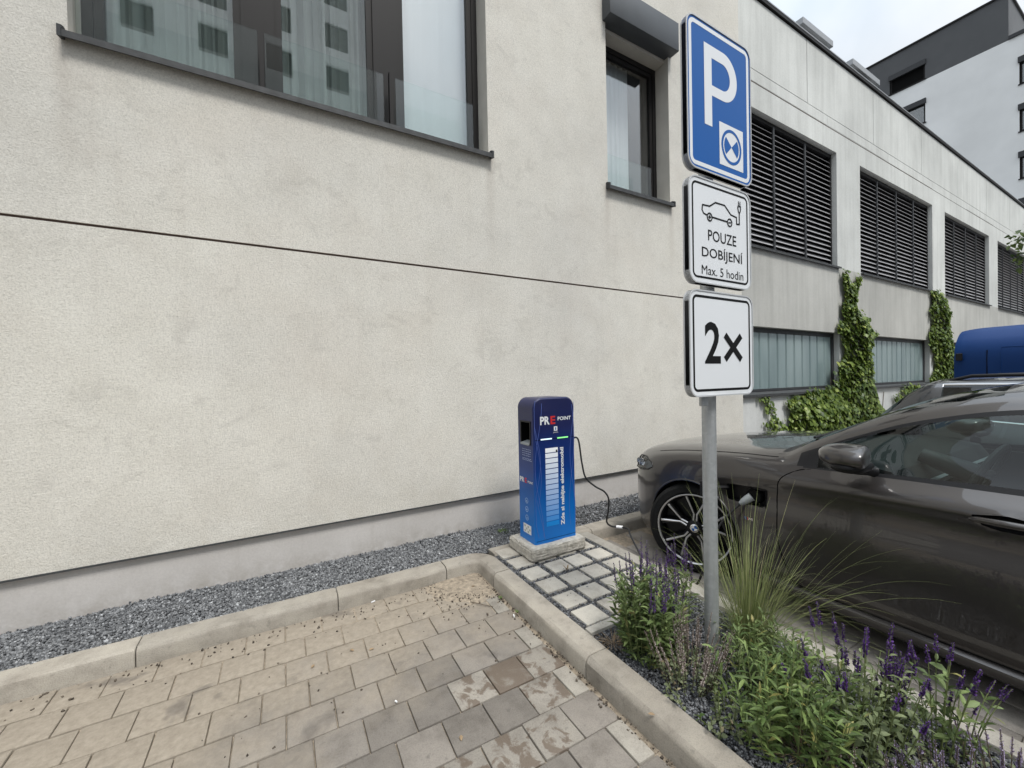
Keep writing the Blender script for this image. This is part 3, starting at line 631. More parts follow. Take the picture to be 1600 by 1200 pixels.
for bi, (a_, b) in enumerate(bays):
    fr = MB(); fr.box(a_, CYF+.085, 3.41, a_+.05, CYF+.155, 5.47); fr.box(b-.05, CYF+.085, 3.41, b, CYF+.155, 5.47); fr.box(a_+.05, CYF+.085, 5.41, b-.05, CYF+.155, 5.47); fr.box(a_+.05, CYF+.085, 3.41, b-.05, CYF+.155, 3.45)
    fr.box(a_, CYF+.20, 3.41, b, CYF+.22, 5.47)
    lv = fr.build('louvre', MT['anthd'], B2)
    pr = MB(); pr.prism([(-.042, -.038), (-.036, -.040), (.030, .034), (.026, .040)], lambda p, q, d: (d, p, q), a_+.05, b-.05)
    me = pr.mesh('slat', MT['louvre'])
    for k in range(23): link('slat', me, lv, (-5.8, CYF+.12-CYF, 3.485+k*.0845))
    nm = 4
    for k in range(1, nm):
        xm = (8.83-3.9+3.9*k/nm) if bi == 0 else a_+(b-a_)*k/nm
        if xm > a_+.1: MB().box(xm-.022, CYF+.066, 3.45, xm+.022, CYF+.082, 5.41).build('louvre_post', MT['anth'], lv)
    s_ = MB(); s_.prism([(CYF-.045, 3.372), (CYF-.045, 3.405), (CYF+.16, 3.43), (CYF+.16, 3.395), (CYF-.035, 3.384)], lambda p, q, d: (d, p, q), a_+.0, b+.04); s_.build('sill', MT['sill'], lv)
    if bi == 0: continue
for bi, (a_, b) in enumerate(lows):
    fr = MB(); fr.box(a_, CYF+.09, 1.225, a_+.04, CYF+.14, 2.21); fr.box(b-.09, CYF+.09, 1.225, b, CYF+.14, 2.21); fr.box(a_+.04, CYF+.09, 2.14, b-.09, CYF+.14, 2.21); fr.box(a_+.04, CYF+.09, 1.225, b-.09, CYF+.14, 1.262)
    fr.box(a_, CYF+.17, 1.22, b, CYF+.19, 2.21)
    gl = fr.build('channel_glazing', MT['anth'], B2)
    n = int(round((b-a_-.13)/.262)); wd = (b-a_-.13)/n
    pr = MB(); pr.prism([(.004, .0), (.028, -.022), (wd-.028, -.022), (wd-.004, .0), (wd-.004, .02), (.004, .02)], lambda p, q, d: (p, q, d), 0, .878)
    me = pr.mesh('glass_plank', MT['channel'])
    for k in range(n): link('glass_plank', me, gl, (a_+.04+k*wd-5.8, .118, 1.262))
    s_ = MB(); s_.prism([(CYF-.05, 1.152), (CYF-.05, 1.19), (CYF+.12, 1.224), (CYF+.12, 1.17)], lambda p, q, d: (d, p, q), a_-.13 if bi == 0 else a_-.05, b+.05); s_.build('sill', MT['sill'], gl)
# roof-top boxes
def rooftop_box(yb, c0, c1, c2, label):
    p = ony(*c0, yb); q = ony(*c1, yb); zt = (p[2]+q[2])/2
    t = thing('roof_unit', label, 'roof unit', (p[0], yb, 7.0), 'plant boxes on the flat roof')
    MB().box(p[0]+.12, yb+.12, 7.0, q[0]-.12, yb+2.3, zt-.16).build('body', MT['wpaint'], t)
    mb = MB(); mb.bbox(p[0], yb, zt-.17, q[0], yb+2.6, zt, .01); mb.build('roof_slab', MT['flash'], t)
    return t, p, q, zt
rooftop_box(5.4, (1255, 26), (1302, 63), None, 'white roof-top box without openings on the concrete building')
t2, p2, q2, z2 = rooftop_box(5.4, (1333, 95), (1375, 121), None, 'white roof-top box with a dark window strip on the concrete building')
MB().box(p2[0]+.5, 5.4+.10, z2-.6, q2[0]-.5, 5.4+.115, z2-.2).build('window_strip', MT['anthd'], t2)

# ------------------------------------------------------------------ white block of flats behind
BX = 41.0; B3 = thing('white_apartment_building', 'tall white apartment building with dark grey top storey behind the concrete building', 'building', (BX, 8, 0))
def xwall(mb, xf, y0, y1, z0, z1, holes):
    t_ = MB(); holes_wall(t_, y0, y1, z0, z1, 0, 0, holes); mb.add([(xf, p[0], p[2]) for p in t_.v], t_.f)
Wn = []
for k, zt in enumerate((21.15, 18.18, 15.2, 12.25, 9.25, 6.3, 3.3)):
    for yl in (6.42, 3.2, 0.0, -3.2): Wn.append((yl-1.3, yl, zt-1.68, zt))
    if k: Wn.append((10.72, 12.6, zt-1.68, zt))
Wn.append((10.72, 12.9, 19.5, 21.2))
mb = MB(); xwall(mb, BX, -6, 26, 0, 22.55, Wn); mb.box(BX+.5, -6, 0, BX+12, 26, 22.54); mb.build('wall', MT['wpaint'], B3)
PW = (10.72, 12.68, 22.62, 24.0)
mb = MB(); xwall(mb, BX-.004, 6.85, 26, 22.555, 25.5, [PW]); mb.add([(BX, 6.85, 22.55), (BX+12, 6.85, 22.55), (BX+12, 6.85, 25.5), (BX, 6.85, 25.5)], [(0, 1, 2, 3)])
mb.box(BX+.3, 6.9, 22.55, BX+12, 26, 25.48); mb.build('penthouse', MT['gpaint'], B3)
MB().box(BX-.08, 6.75, 25.5, BX+12, 26, 25.62).build('roof_edge', MT['anthd'], B3)
MB().box(BX-.1, -6, 22.56, BX+.25, 6.84, 22.78).build('parapet_cap', MT['anth'], B3)
MB().tube([(BX+.35, 6.2, 22.7), (BX+.35, 5.95, 23.55)], .22, 10).build('vent_pipe', MT['flash'], B3)
for h in Wn+[PW]:
    fr = MB(); z0, z1 = h[2], h[3]; fr.box(BX+.10, h[0], z0, BX+.16, h[0]+.1, z1); fr.box(BX+.10, h[1]-.1, z0, BX+.16, h[1], z1); fr.box(BX+.10, h[0]+.1, z0, BX+.16, h[1]-.1, z0+.1); fr.box(BX+.10, h[0]+.1, z1-.1, BX+.16, h[1]-.1, z1)
    wo = fr.build('window', MT['anthd'], B3)
    MB().box(BX+.13, h[0]+.1, z0+.1, BX+.14, h[1]-.1, z1-.1).build('pane', MT['black'] if h is PW else MT['glass'], wo)
    MB().box(BX-.10, h[0]-.05, z1-.34, BX+.10, h[1]+.05, z1+.02).build('shutter_box', MT['anth'], wo)
    MB().box(BX-.06, h[0]-.05, z0-.06, BX+.10, h[1]+.05, z0).build('sill', MT['anthd'], wo)
MB().box(BX+.25, -5.9, .1, BX+.4, 25.9, 22.4).build('inner_wall', MT['room'], B3)
# the block across the car park that the window panes mirror
B4 = thing('facing_apartment_building', 'pale apartment block across the car park mirrored in the window panes', 'building', (0, -24, 0))
mb = MB(); W4 = [(x0, x0+1.5, z0, z0+1.7) for x0 in np.arange(-40, 5, 3.6) for z0 in np.arange(1.2, 31, 3.0)]
holes_wall(mb, -44, 6.6, 0, 33, -24, 0, W4); mb.box(-44, -38, 0, 6.6, -24.4, 33); mb.build('wall', MT['wpaint'], B4)
for h in W4: MB().box(h[0], -24.2, h[2], h[1], -24.12, h[3]).build('window', MT['anthd'], B4)

# ------------------------------------------------------------------ parking sign on a galvanised post
SY = 1.19; PX, PY = 1.836, 1.262
S = thing('parking_sign', 'blue parking sign with two white plates on a galvanised post', 'sign', (PX, PY, .06))
pm = MB(); pm.tube([(PX, PY, -.05), (PX, PY, .5), (PX, PY, 1.2), (PX, PY, 3.12)], .033, 28); pole = pm.build('pole', MT['zinc'], S, 40)
MB().tube([(PX, PY, 3.12), (PX, PY, 3.135)], .035, 20).build('pole_cap', MT['plastic'], S)
class Face:
    def __init__(s, y): s.y = y; s.k = 0
    def __call__(s, a_, b, d): return (a_, s.y-d, b)
def sfn(lift): return lambda a_, b, d: (a_, SY-lift-d, b)
def stroke(mb, pts, wd, y, closed=False):
    P = list(pts)+([pts[0]] if closed else [])
    for i in range(len(P)-1):
        (a0, b0), (a1, b1) = P[i], P[i+1]; l = math.hypot(a1-a0, b1-b0); tx, tz = (a1-a0)/l, (b1-b0)/l; h = wd/2
        q = [(a0-tx*h*.6-tz*h, b0-tz*h*.6+tx*h), (a1+tx*h*.6-tz*h, b1+tz*h*.6+tx*h), (a1+tx*h*.6+tz*h, b1+tz*h*.6-tx*h), (a0-tx*h*.6+tz*h, b0-tz*h*.6-tx*h)]
        mb.add([(p[0], y-.00006*(i % 7), p[1]) for p in q], [(0, 1, 2, 3)])
def arc(cx, cz, r, a0, a1, n=20, rz=None):
    return [(cx+r*math.cos(R(a0+(a1-a0)*i/n)), cz+(rz or r)*math.sin(R(a0+(a1-a0)*i/n))) for i in range(n+1)]
def plate(z0, z1, x0, x1, edge, face, border, label):
    mb = MB(); rr = .055
    mb.prism(rrect(x0, z0, x1, z1, rr, 8), sfn(0), 0, -.022)
    lip = MB(); lip.ring(rrect(x0, z0, x1, z1, rr, 8), rrect(x0+.006, z0+.006, x1-.006, z1-.006, rr-.006, 8), sfn(0), .004, -.030)
    p = mb.build('sign_panel', MT[edge], S, 30); p['label'] = label
    lip.build('folded_rim', MT['alu'], p, 30)
    f = MB(); f.add([(a_, SY-.0008, b) for a_, b in rrect(x0+.007, z0+.007, x1-.007, z1-.007, rr-.007, 8)], [tuple(range(36))])
    f.build('sign_face', MT[face], p)
    bm_ = MB(); i0, i1, r0 = border[0], border[1], rr-border[0]
    bm_.ring(rrect(x0+i0, z0+i0, x1-i0, z1-i0, max(r0, .012), 8), rrect(x0+i1, z0+i1, x1-i1, z1-i1, max(rr-i1, .006), 8), sfn(.0012), .0002, 0)
    bm_.build('border', MT[border[2]], p)
    return p
p1 = plate(2.443, 3.135, 1.604, 2.100, 'blue', 'blue', (.017, .036, 'white'), 'blue panel with white P and parking disc')
L = MB(); y = SY-.0016
outer = arc(1.873, 2.925, .110, 90, -90, 24, .115); inner = arc(1.868, 2.921, .058, 90, -90, 24, .063)
o_ = [(1.785, 3.04)]+outer+[(1.785, 2.81)]; i_ = [(1.785, 2.984)]+inner+[(1.785, 2.858)]
L.add([(a_, y, b) for a_, b in o_]+[(a_, y, b) for a_, b in i_], [(k, k+1, len(o_)+k+1, len(o_)+k) for k in range(len(o_)-1)])
L.add([(1.729, y, 2.664), (1.785, y, 2.664), (1.785, y, 3.04), (1.729, y, 3.04)], [(0, 1, 2, 3)]); L.build('letter', MT['white'], p1)
D = MB().add([(1.838, y, 2.505), (2.029, y, 2.505), (2.029, y, 2.707), (1.838, y, 2.707)], [(0, 1, 2, 3)]).build('disc_panel', MT['white'], p1)
cx, cz = 1.933, 2.605; mb = MB()
mb.ring([(cx+.081*math.cos(R(t)), cz+.084*math.sin(R(t))) for t in range(0, 360, 10)], [(cx+.067*math.cos(R(t)), cz+.070*math.sin(R(t))) for t in range(0, 360, 10)], sfn(.0022), .0002, 0)
for s_ in (0, 180):
    q = [(cx, cz)]+arc(cx, cz, .059, s_-42, s_+42, 10, .062); mb.add([(a_, SY-.0022, b) for a_, b in q], [tuple(range(len(q)))])
mb.build('parking_disc', MT['blue'], p1)
p2 = plate(1.922, 2.410, 1.604, 2.085, 'white', 'white', (.024, .034, 'ink'), 'white plate with electric car pictogram and text')
y = SY-.0016; mb = MB()
car_l = [(1.735, 2.243), (1.712, 2.247), (1.700, 2.262), (1.704, 2.285), (1.757, 2.288), (1.800, 2.313), (1.872, 2.313), (1.921, 2.277), (1.967, 2.272), (1.967, 2.240)]
stroke(mb, car_l, .0075, y); stroke(mb, [(1.777, 2.240), (1.888, 2.238)], .0075, y-.0004); stroke(mb, [(1.967, 2.240), (1.990, 2.242), (1.990, 2.298)], .0075, y-.0005)
for wx in (1.755, 1.910):
    mb.ring([(wx+.021*math.cos(R(t)), 2.237+.021*math.sin(R(t))) for t in range(0, 360, 15)], [(wx+.0145*math.cos(R(t)), 2.237+.0145*math.sin(R(t))) for t in range(0, 360, 15)], sfn(.0024), .0002, 0)
    stroke(mb, [(wx-.008, 2.237), (wx+.008, 2.237)], .006, y-.001)
stroke(mb, [(1.755, 2.229), (1.755, 2.245)], .006, y-.0012)
mb.ring([(a_, b) for a_, b in [(1.976, 2.334), (2.004, 2.334), (2.004, 2.315), (1.996, 2.297), (1.984, 2.297), (1.976, 2.315)]], [(1.982, 2.328), (1.998, 2.328), (1.998, 2.317), (1.993, 2.303), (1.987, 2.303), (1.982, 2.317)], sfn(.0026), .0002, 0)
stroke(mb, [(1.984, 2.336), (1.984, 2.354)], .005, y-.0014); stroke(mb, [(1.996, 2.336), (1.996, 2.354)], .005, y-.0016)
mb.build('electric_car_pictogram', MT['ink'], p2)
letter('lettering', ('POUZE', .006), (1.742, 2.127, 1.962, 2.178), sfn(.0018), MT['ink'], p2)
letter('lettering', ('DOBÍJENÍ', .006), (1.695, 2.034, 2.013, 2.104), sfn(.0018), MT['ink'], p2)
letter('lettering', ('Max. 5 hodin', .0), (1.692, 1.966, 2.018, 2.008), sfn(.0018), MT['ink'], p2)
p3 = plate(1.398, 1.892, 1.598, 2.094, 'white', 'white', (.024, .036, 'ink'), 'white plate reading 2×')
letter('lettering', ('2', .02), (1.706, 1.552, 1.826, 1.748), sfn(.0018), MT['ink'], p3)
mb = MB(); stroke(mb, [(1.868, 1.578), (1.985, 1.684)], .032, y); stroke(mb, [(1.868, 1.684), (1.985, 1.578)], .032, y-.0006); mb.build('lettering', MT['ink'], p3)
for z in (2.55, 3.02, 2.0, 2.33, 1.47, 1.82):
    mb = MB(); mb.box(1.66, SY+.024, z-.018, 2.05, SY+.036, z+.018); mb.tube([(PX+.041*math.cos(R(t)), PY+.041*math.sin(R(t)), z) for t in range(0, 361, 30)], .007, 6, False); mb.build('clamp', MT['zinc'], S)
mb = MB(); mb.bbox(1.715, SY+.024, 1.352, 1.765, SY+.040, 1.398, .003); mb.build('bracket_foot', MT['zinc'], S)

# ------------------------------------------------------------------ charging point
mb = MB(); mb.bbox(1.607, 2.572, .098, 2.128, 2.942, .198, .022)
bm = bmesh.new(); me_ = mb.mesh('x', MT['block']); bm.from_mesh(me_); bmesh.ops.subdivide_edges(bm, edges=bm.edges[:], cuts=6, use_grid_fill=True)
for v in bm.verts: v.co += Vector((random.gauss(0, .0018), random.gauss(0, .0018), random.gauss(0, .0014) if v.co.z > .11 else 0))
bb_ = MB().bm(bm); o = bb_.build('concrete_block', MT['block'], None, 35); tag(o, 'rough cast concrete block under the blue charging point', 'concrete block')
CH = thing('charging_point', 'blue charging point standing on a concrete block by the wall', 'charging point', (1.88, 2.76, .196))
x0, x1, y0, y1, zb, zt = 1.681, 2.083, 2.64, 2.885, .197, 1.345
prof = [(x0, zb), (x0, zt-.085)]+[(x0+.085-.085*math.cos(R(t)), zt-.085+.085*math.sin(R(t))) for t in range(10, 91, 10)]+[(x1-.085+.085*math.sin(R(t)), zt-.085+.085*math.cos(R(t))) for t in range(0, 91, 10)]+[(x1, zb)]
mb = MB(); n = len(prof); be = .012
loops = [[(p[0]+(be if p[0] < 1.7 else -be if p[0] > 2.06 else 0), y0, p[1]-(be if p[1] > 1.3 else 0)) for p in prof], [(p[0], y0+be, p[1]) for p in prof], [(p[0], y1-be, p[1]) for p in prof], [(p[0]+(be if p[0] < 1.7 else -be if p[0] > 2.06 else 0), y1, p[1]-(be if p[1] > 1.3 else 0)) for p in prof]]
vs = [q for l in loops for q in l]; fs = [tuple(range(n)), tuple(range(3*n, 4*n))]
for i in range(3):
    for j in range(n-1):
        if i == 1 and j == 0: continue
        fs.append((i*n+j, i*n+j+1, (i+1)*n+j+1, (i+1)*n+j))
mb.add(vs, fs); hole = (2.69, 2.822, .985, 1.15)
t_ = MB(); holes_wall(t_, y0+be, y1-be, zb, zt-.085, 0, 0, [hole]); mb.add([(x0, p[0], p[2]) for p in t_.v], t_.f)
body = mb.build('body', MT['charger'], CH, 35)
t_ = MB(); reveals(t_, hole, 0, .13); t_.add([(hole[0], .13, hole[2]), (hole[1], .13, hole[2]), (hole[1], .13, hole[3]), (hole[0], .13, hole[3])], [(0, 1, 2, 3)])
t_.v = [(x0+p[1], p[0], p[2]) for p in t_.v]; sk = t_.build('socket_recess', MT['black'], CH)
fr = MB(); fr.ring([(hole[0]-.012, hole[2]-.012), (hole[1]+.012, hole[2]-.012), (hole[1]+.012, hole[3]+.012), (hole[0]-.012, hole[3]+.012)], [(hole[0], hole[2]), (hole[1], hole[2]), (hole[1], hole[3]), (hole[0], hole[3])], lambda a_, b, d: (x0-d, a_, b), .0, .005)
fr.build('socket_frame', MT['plastic'], sk)
mb = MB(); mb.prism([(x0-.016, .985), (x0+.05, 1.0), (x0+.05, .99), (x0-.016, .972)], lambda p, q, d: (p, d, q), 2.695, 2.815); mb.build('socket_lip', MT['dashl'], sk)
MB().lathe([(.0, .0), (.034, .0), (.036, .03), (.03, .03), (.028, .01), (0, .01)], (x0+.09, 2.756, 1.075), 'x', 24).build('socket', MT['plastic'], sk, 40)
ff = lambda lift: (lambda a_, b, d: (a_, y0-lift-d, b))
mb = MB()
for k in range(15):
    zz = .944-k*.0418
    mt = plain('bar', tuple((1-k/14)*p+(k/14)*q for p, q in zip((.95, .97, .98), (.0, .25, .72))), .4)
    MB().box(1.787, y0-.0012, zz-.035, 1.908, y0-.0002, zz).build('charge_bar', mt, body)
MB().box(1.888, y0-.0022, .905, 1.903, y0-.0014, .925).build('charge_mark', MT['ink'], body)
letter('lettering', ('Zde si nabijte elektromobil', .036), (1.928, .312, 1.974, .940), ff(.0015), MT['white'], body, True)
letter('lettering', ('PR', .035), (1.743, 1.132, 1.834, 1.197), ff(.0015), MT['white'], body)
redm = plain('logo_red', (.55, .02, .02), .4); letter('lettering', ('E', .03), (1.842, 1.132, 1.888, 1.197), ff(.0015), redm, body)
letter('lettering', ('POINT', .02), (1.912, 1.158, 2.043, 1.188), ff(.0015), MT['white'], body)
MB().box(1.874, y0-.0012, 1.077, 1.907, y0-.0003, 1.112).build('number_badge', MT['tagw'], body)
letter('lettering', ('1', .03), (1.886, 1.083, 1.896, 1.106), ff(.0018), MT['blue'], body)
letter('lettering', ('points', 0.), (1.868, 1.058, 1.914, 1.071), ff(.0015), MT['tagw'], body)
MB().box(1.690, y0-.0008, 1.0135, 2.075, y0-.0002, 1.0175).build('seam', MT['ink'], body)
MB().box(1.690, y0-.0008, .2215, 2.075, y0-.0002, .2245).build('seam', MT['ink'], body)
MB().bbox(1.746, y0-.003, 1.012, 1.852, y0+.004, 1.022, .002).build('light_strip', plain('led_white', (.6, .8, .85), .3, emit=((.75, .95, 1), .4)), CH)
MB().bbox(1.905, y0-.003, 1.012, 2.012, y0+.004, 1.022, .002).build('light_strip', plain('led_green', (.2, .6, .2), .3, emit=((.25, .9, .25), .45)), CH)
def swirl(ph, amp, cx, z0, z1, f, y=y0-.0006):
    zs = np.linspace(z0, z1, 40); pts = [(min(max(cx+amp*math.sin(f*(z-z0)+ph), 1.69), 2.074), z) for z in zs]
    mb = MB(); stroke(mb, pts, .0032, y); return mb
lnm = plain('swirl_line', (.09, .14, .42), .4)
for ph, am, cx, z0, z1, f in ((0, .03, 1.715, .5, 1.32, 7), (1.4, .035, 1.725, .25, 1.30, 6.1), (3, .03, 1.71, .25, 1.25, 8.2), (1, .025, 2.055, .3, 1.30, 6.6), (3.9, .03, 2.045, .3, 1.28, 5.4), (2.2, .05, 1.73, .23, .55, 5)):
    swirl(ph, am, cx, z0, z1, f, y0-.0006-.0001*ph).build('swirl_line', lnm, body)
sf = lambda lift: (lambda a_, b, d: (x0-lift-d, a_, b))
mb = MB(); q_ = random.Random(3)
for k, zz in enumerate((.932, .915, .898, .881, .858, .846)):
    yy = 2.812
    while yy > 2.69:
        l = q_.uniform(.006, .02); mb.add([(x0-.0008, yy, zz), (x0-.0008, yy-l, zz), (x0-.0008, yy-l, zz+.005), (x0-.0008, yy, zz+.005)], [(0, 1, 2, 3)]); yy -= l+.008
tag(mb.build('fine_print', plain('pale_print', (.35, .42, .6), .5), body), kind='stuff')
def side_letter(key, ya, yb, z0, z1, mt): return letter('lettering', key, (0, z0, 1, z1), lambda a_, b, d: (x0-.001, ya+(yb-ya)*a_, b), mt, body)
side_letter(('PR', .035), 2.858, 2.79, .662, .702, MT['white']); side_letter(('E', .03), 2.782, 2.752, .662, .702, redm); side_letter(('POINT', .02), 2.738, 2.662, .668, .686, MT['white'])
for zz in (.521, .452, .384):
    mb = MB(); mb.ring([(2.76+.022*math.cos(R(t)), zz+.022*math.sin(R(t))) for t in range(0, 360, 15)], [(2.76+.019*math.cos(R(t)), zz+.019*math.sin(R(t))) for t in range(0, 360, 15)], sf(.0004), .0004, 0)
    mb.add([(x0-.0009, 2.768, zz-.008), (x0-.0009, 2.752, zz-.008), (x0-.0009, 2.76, zz+.009)], [(0, 1, 2)]); mb.build('icon', lnm if zz < 0 else plain('icon_print', (.45, .6, .8), .5), body)
st = MB().box(x0-.0014, 2.70, .258, x0-.0004, 2.815, .330).build('sticker', MT['tagw'], body)
mb = MB()
for i in range(4):
    for j in range(3):
        if (i+j) % 2: mb.box(x0-.0020, 2.71+i*.024, .266+j*.02, x0-.0016, 2.728+i*.024, .280+j*.02)
tag(mb.build('sticker_print', plain('sticker_ink', (.35, .38, .33), .6), body), kind='stuff')

# ------------------------------------------------------------------ charging cable
def spline(P, n=10):
    P = [np.array(p, float) for p in P]; P = [2*P[0]-P[1]]+P+[2*P[-1]-P[-2]]; out_ = []
    for i in range(1, len(P)-2):
        for k in range(n):
            t = k/n; out_.append(.5*((2*P[i])+(-P[i-1]+P[i+1])*t+(2*P[i-1]-5*P[i]+4*P[i+1]-P[i+2])*t*t+(-P[i-1]+3*P[i]-3*P[i+1]+P[i+2])*t**3))
    out_.append(P[-2]); return out_
PORT = onx(1172, 779, 2.655)
cp = [(2.083, 2.70, .985), onx(903, 686, 2.115), onx(909, 722, 2.15), onx(915, 746, 2.19), onx(930, 760, 2.27), onx(944, 768, 2.34), onx(951, 780, 2.37), onx(950, 800, 2.385), onx(948, 815, 2.40), onx(955, 822, 2.44), onx(968, 823.5, 2.50), onx(982, 827, 2.50),
      onx(986, 838, 2.46), (2.44, 2.22, .03), (2.43, 2.0, .012), (2.45, 1.80, .05), (2.46, 1.72, .30), onx(1122, 825, 2.52), onx(1140, 803, 2.56), onx(1156, 787, 2.60)]
CB = thing('charging_cable', 'black charging cable running from the charging point to the car', 'cable', (2.44, 2.0, 0))
MB().tube(spline(cp, 8), .0075, 8).build('cable', MT['cable'], CB, True)
a_, b = onx(963, 823, 2.478), onx(973, 824, 2.512); MB().tube([a_, b], .013, 12).build('cable_tag', MT['tagw'], CB, 40)

# ------------------------------------------------------------------ vehicles
def pchip(xk, yk, x):
    xk = np.asarray(xk, float); yk = np.asarray(yk, float); h = np.diff(xk); d = np.diff(yk, axis=0)/h[:, None]
    m_ = np.zeros_like(yk); m_[0], m_[-1] = d[0], d[-1]
    for i in range(1, len(xk)-1):
        same = d[i-1]*d[i] > 0
        w1, w2 = 2*h[i]+h[i-1], h[i]+2*h[i-1]
        with np.errstate(divide='ignore', invalid='ignore'): hm = (w1+w2)/(w1/d[i-1]+w2/d[i])
        m_[i] = np.where(same, hm, 0)
    i = np.clip(np.searchsorted(xk, x, 'right')-1, 0, len(xk)-2); t = ((x-xk[i])/h[i])[:, None]; hh = h[i][:, None]
    return (1+2*t)*(1-t)**2*yk[i]+t*(1-t)**2*hh*m_[i]+t*t*(3-2*t)*yk[i+1]+t*t*(t-1)*hh*m_[i+1]
def section(P, segs):
    out_ = []; n = len(P)
    for i in range(n-1):
        p0 = P[max(i-1, 0)]; p1, p2 = P[i], P[i+1]; p3 = P[min(i+2, n-1)]
        l = np.linalg.norm(p2-p1)+1e-6
        def tan(a_, b, c):
            l1, l2 = np.linalg.norm(b-a_)+1e-6, np.linalg.norm(c-b)+1e-6
            v = ((b-a_)/l1*l2+(c-b)/l2*l1)/(l1+l2); return v
        t1 = (p2-p1)/l if i == 0 else tan(p0, p1, p2); t2 = (p2-p1)/l if i == n-2 else tan(p1, p2, p3)
        for k in range(segs[i]):
            t = k/segs[i]; out_.append((1+2*t)*(1-t)**2*p1+t*(1-t)**2*l*t1+t*t*(3-2*t)*p2+t*t*(t-1)*l*t2)
    out_.append(P[-1]); return np.array(out_)
class Loft:
    """closed car shell in local space: +y is forward from the nose at y=0 (s=-y), x to the right, z up"""
    def __init__(c, stations, segs, ns, warp, dense=None):
        s = np.array([q[0] for q in stations]); K = np.array([np.array(q[1]).ravel() for q in stations], float)
        sg = np.unique(np.concatenate([np.linspace(s[0], s[-1], ns), s]+([dense] if dense is not None else [])))
        A = pchip(s, K, sg).reshape(len(sg), -1, 2)
        c.s = sg; c.idx = np.concatenate([[0], np.cumsum(segs)])
        G = np.array([section(a_, segs) for a_ in A]); c.ns, c.nj = G.shape[:2]
        c.P = {}
        for sd in (-1, 1):
            X = G[:, :, 0]; S_ = sg[:, None]+warp(sg[:, None], X)
            c.P[sd] = np.stack([sd*X, -S_, G[:, :, 1]], 2)
        c.dead = {sd: np.zeros((c.ns-1, c.nj-1), bool) for sd in (-1, 1)}
    def hole(c, sd, sdf, jr, inside=True):
        """cut an opening: sdf(y, z) < 0 inside; boundary vertices are pulled onto the outline"""
        P = c.P[sd]; j0, j1 = jr
        Y, Z = P[:, :, 1], P[:, :, 2]; D = sdf(Y, Z); ok = np.zeros_like(D, bool); ok[:, j0:j1+1] = True
        ins = (D < 0) & ok
        fi = ins[:-1, :-1] & ins[1:, :-1] & ins[:-1, 1:] & ins[1:, 1:]
        anyin = ins[:-1, :-1] | ins[1:, :-1] | ins[:-1, 1:] | ins[1:, 1:]
        edge = anyin & ~fi
        touch = np.zeros_like(ins)
        for di in (0, 1):
            for dj in (0, 1): touch[di:di+c.ns-1, dj:dj+c.nj-1] |= edge
        mv = touch & ins; e_ = 1e-3
        gx = (sdf(Y+e_, Z)-sdf(Y-e_, Z))/(2*e_); gz_ = (sdf(Y, Z+e_)-sdf(Y, Z-e_))/(2*e_)
        P[:, :, 1] -= np.where(mv, D*gx, 0); P[:, :, 2] -= np.where(mv, D*gz_, 0)
        c.dead[sd] |= fi
    def faces(c, sel):
        """sel(sd, smid, jmid, centre) -> bool mask; returns verts, quads"""
        V, F_ = [], []; b = 0
        sm = (c.s[:-1]+c.s[1:])/2; jm = np.arange(c.nj-1)+.5
        for sd in (-1, 1):
            P = c.P[sd]; ctr = (P[:-1, :-1]+P[1:, 1:]+P[1:, :-1]+P[:-1, 1:])/4
            mk = sel(sd, np.broadcast_to(sm[:, None], ctr.shape[:2]), np.broadcast_to(jm[None], ctr.shape[:2]), ctr) & ~c.dead[sd]
            i, j = np.nonzero(mk); n = c.nj
            q = np.stack([i*n+j, (i+1)*n+j, (i+1)*n+j+1, i*n+j+1], 1)
            if sd > 0: q = q[:, ::-1]
            V.append(P.reshape(-1, 3)); F_.append(q+b); b += len(V[-1])
        V = np.concatenate(V); Fq = np.concatenate(F_)
        u, inv = np.unique(Fq, return_inverse=True); return V[u], inv.reshape(Fq.shape)
    def part(c, name, sel, mat, parent, weld=True):
        V, Fq = c.faces(sel); me = npmesh(name, V, Fq, mat, True)
        bm = bmesh.new(); bm.from_mesh(me); bmesh.ops.remove_doubles(bm, verts=bm.verts, dist=.0004); bmesh.ops.dissolve_degenerate(bm, edges=bm.edges, dist=1e-5); bm.to_mesh(me); bm.free()
        return link(name, me, parent)
    def at(c, sd, y, z, j0=None, j1=None):
        """x of the shell side at (y, z) with its grid position"""
        P = c.P[sd]; D = (P[:, :, 1]-y)**2+(P[:, :, 2]-z)**2
        if j0 is not None: D[:, :j0] = 9; D[:, j1+1:] = 9
        k = np.argsort(D.ravel())[:4]; w_ = 1/(D.ravel()[k]+1e-6); return float((P[:, :, 0].ravel()[k]*w_).sum()/w_.sum())
def loc_mb(mb, name, mat, parent, smooth=False): return link(name, mb.mesh(name, mat, smooth), parent)
def sd_circle(cy, cz, r): return lambda y, z: np.hypot(y-cy, z-cz)-r
def sd_rrect(y0, z0, y1, z1, r):
    cy, cz, hy, hz = (y0+y1)/2, (z0+z1)/2, (y1-y0)/2-r, (z1-z0)/2-r
    def f(y, z):
        dy, dz = np.abs(y-cy)-hy, np.abs(z-cz)-hz
        return np.hypot(np.maximum(dy, 0), np.maximum(dz, 0))+np.minimum(np.maximum(dy, dz), 0)-r
    return f
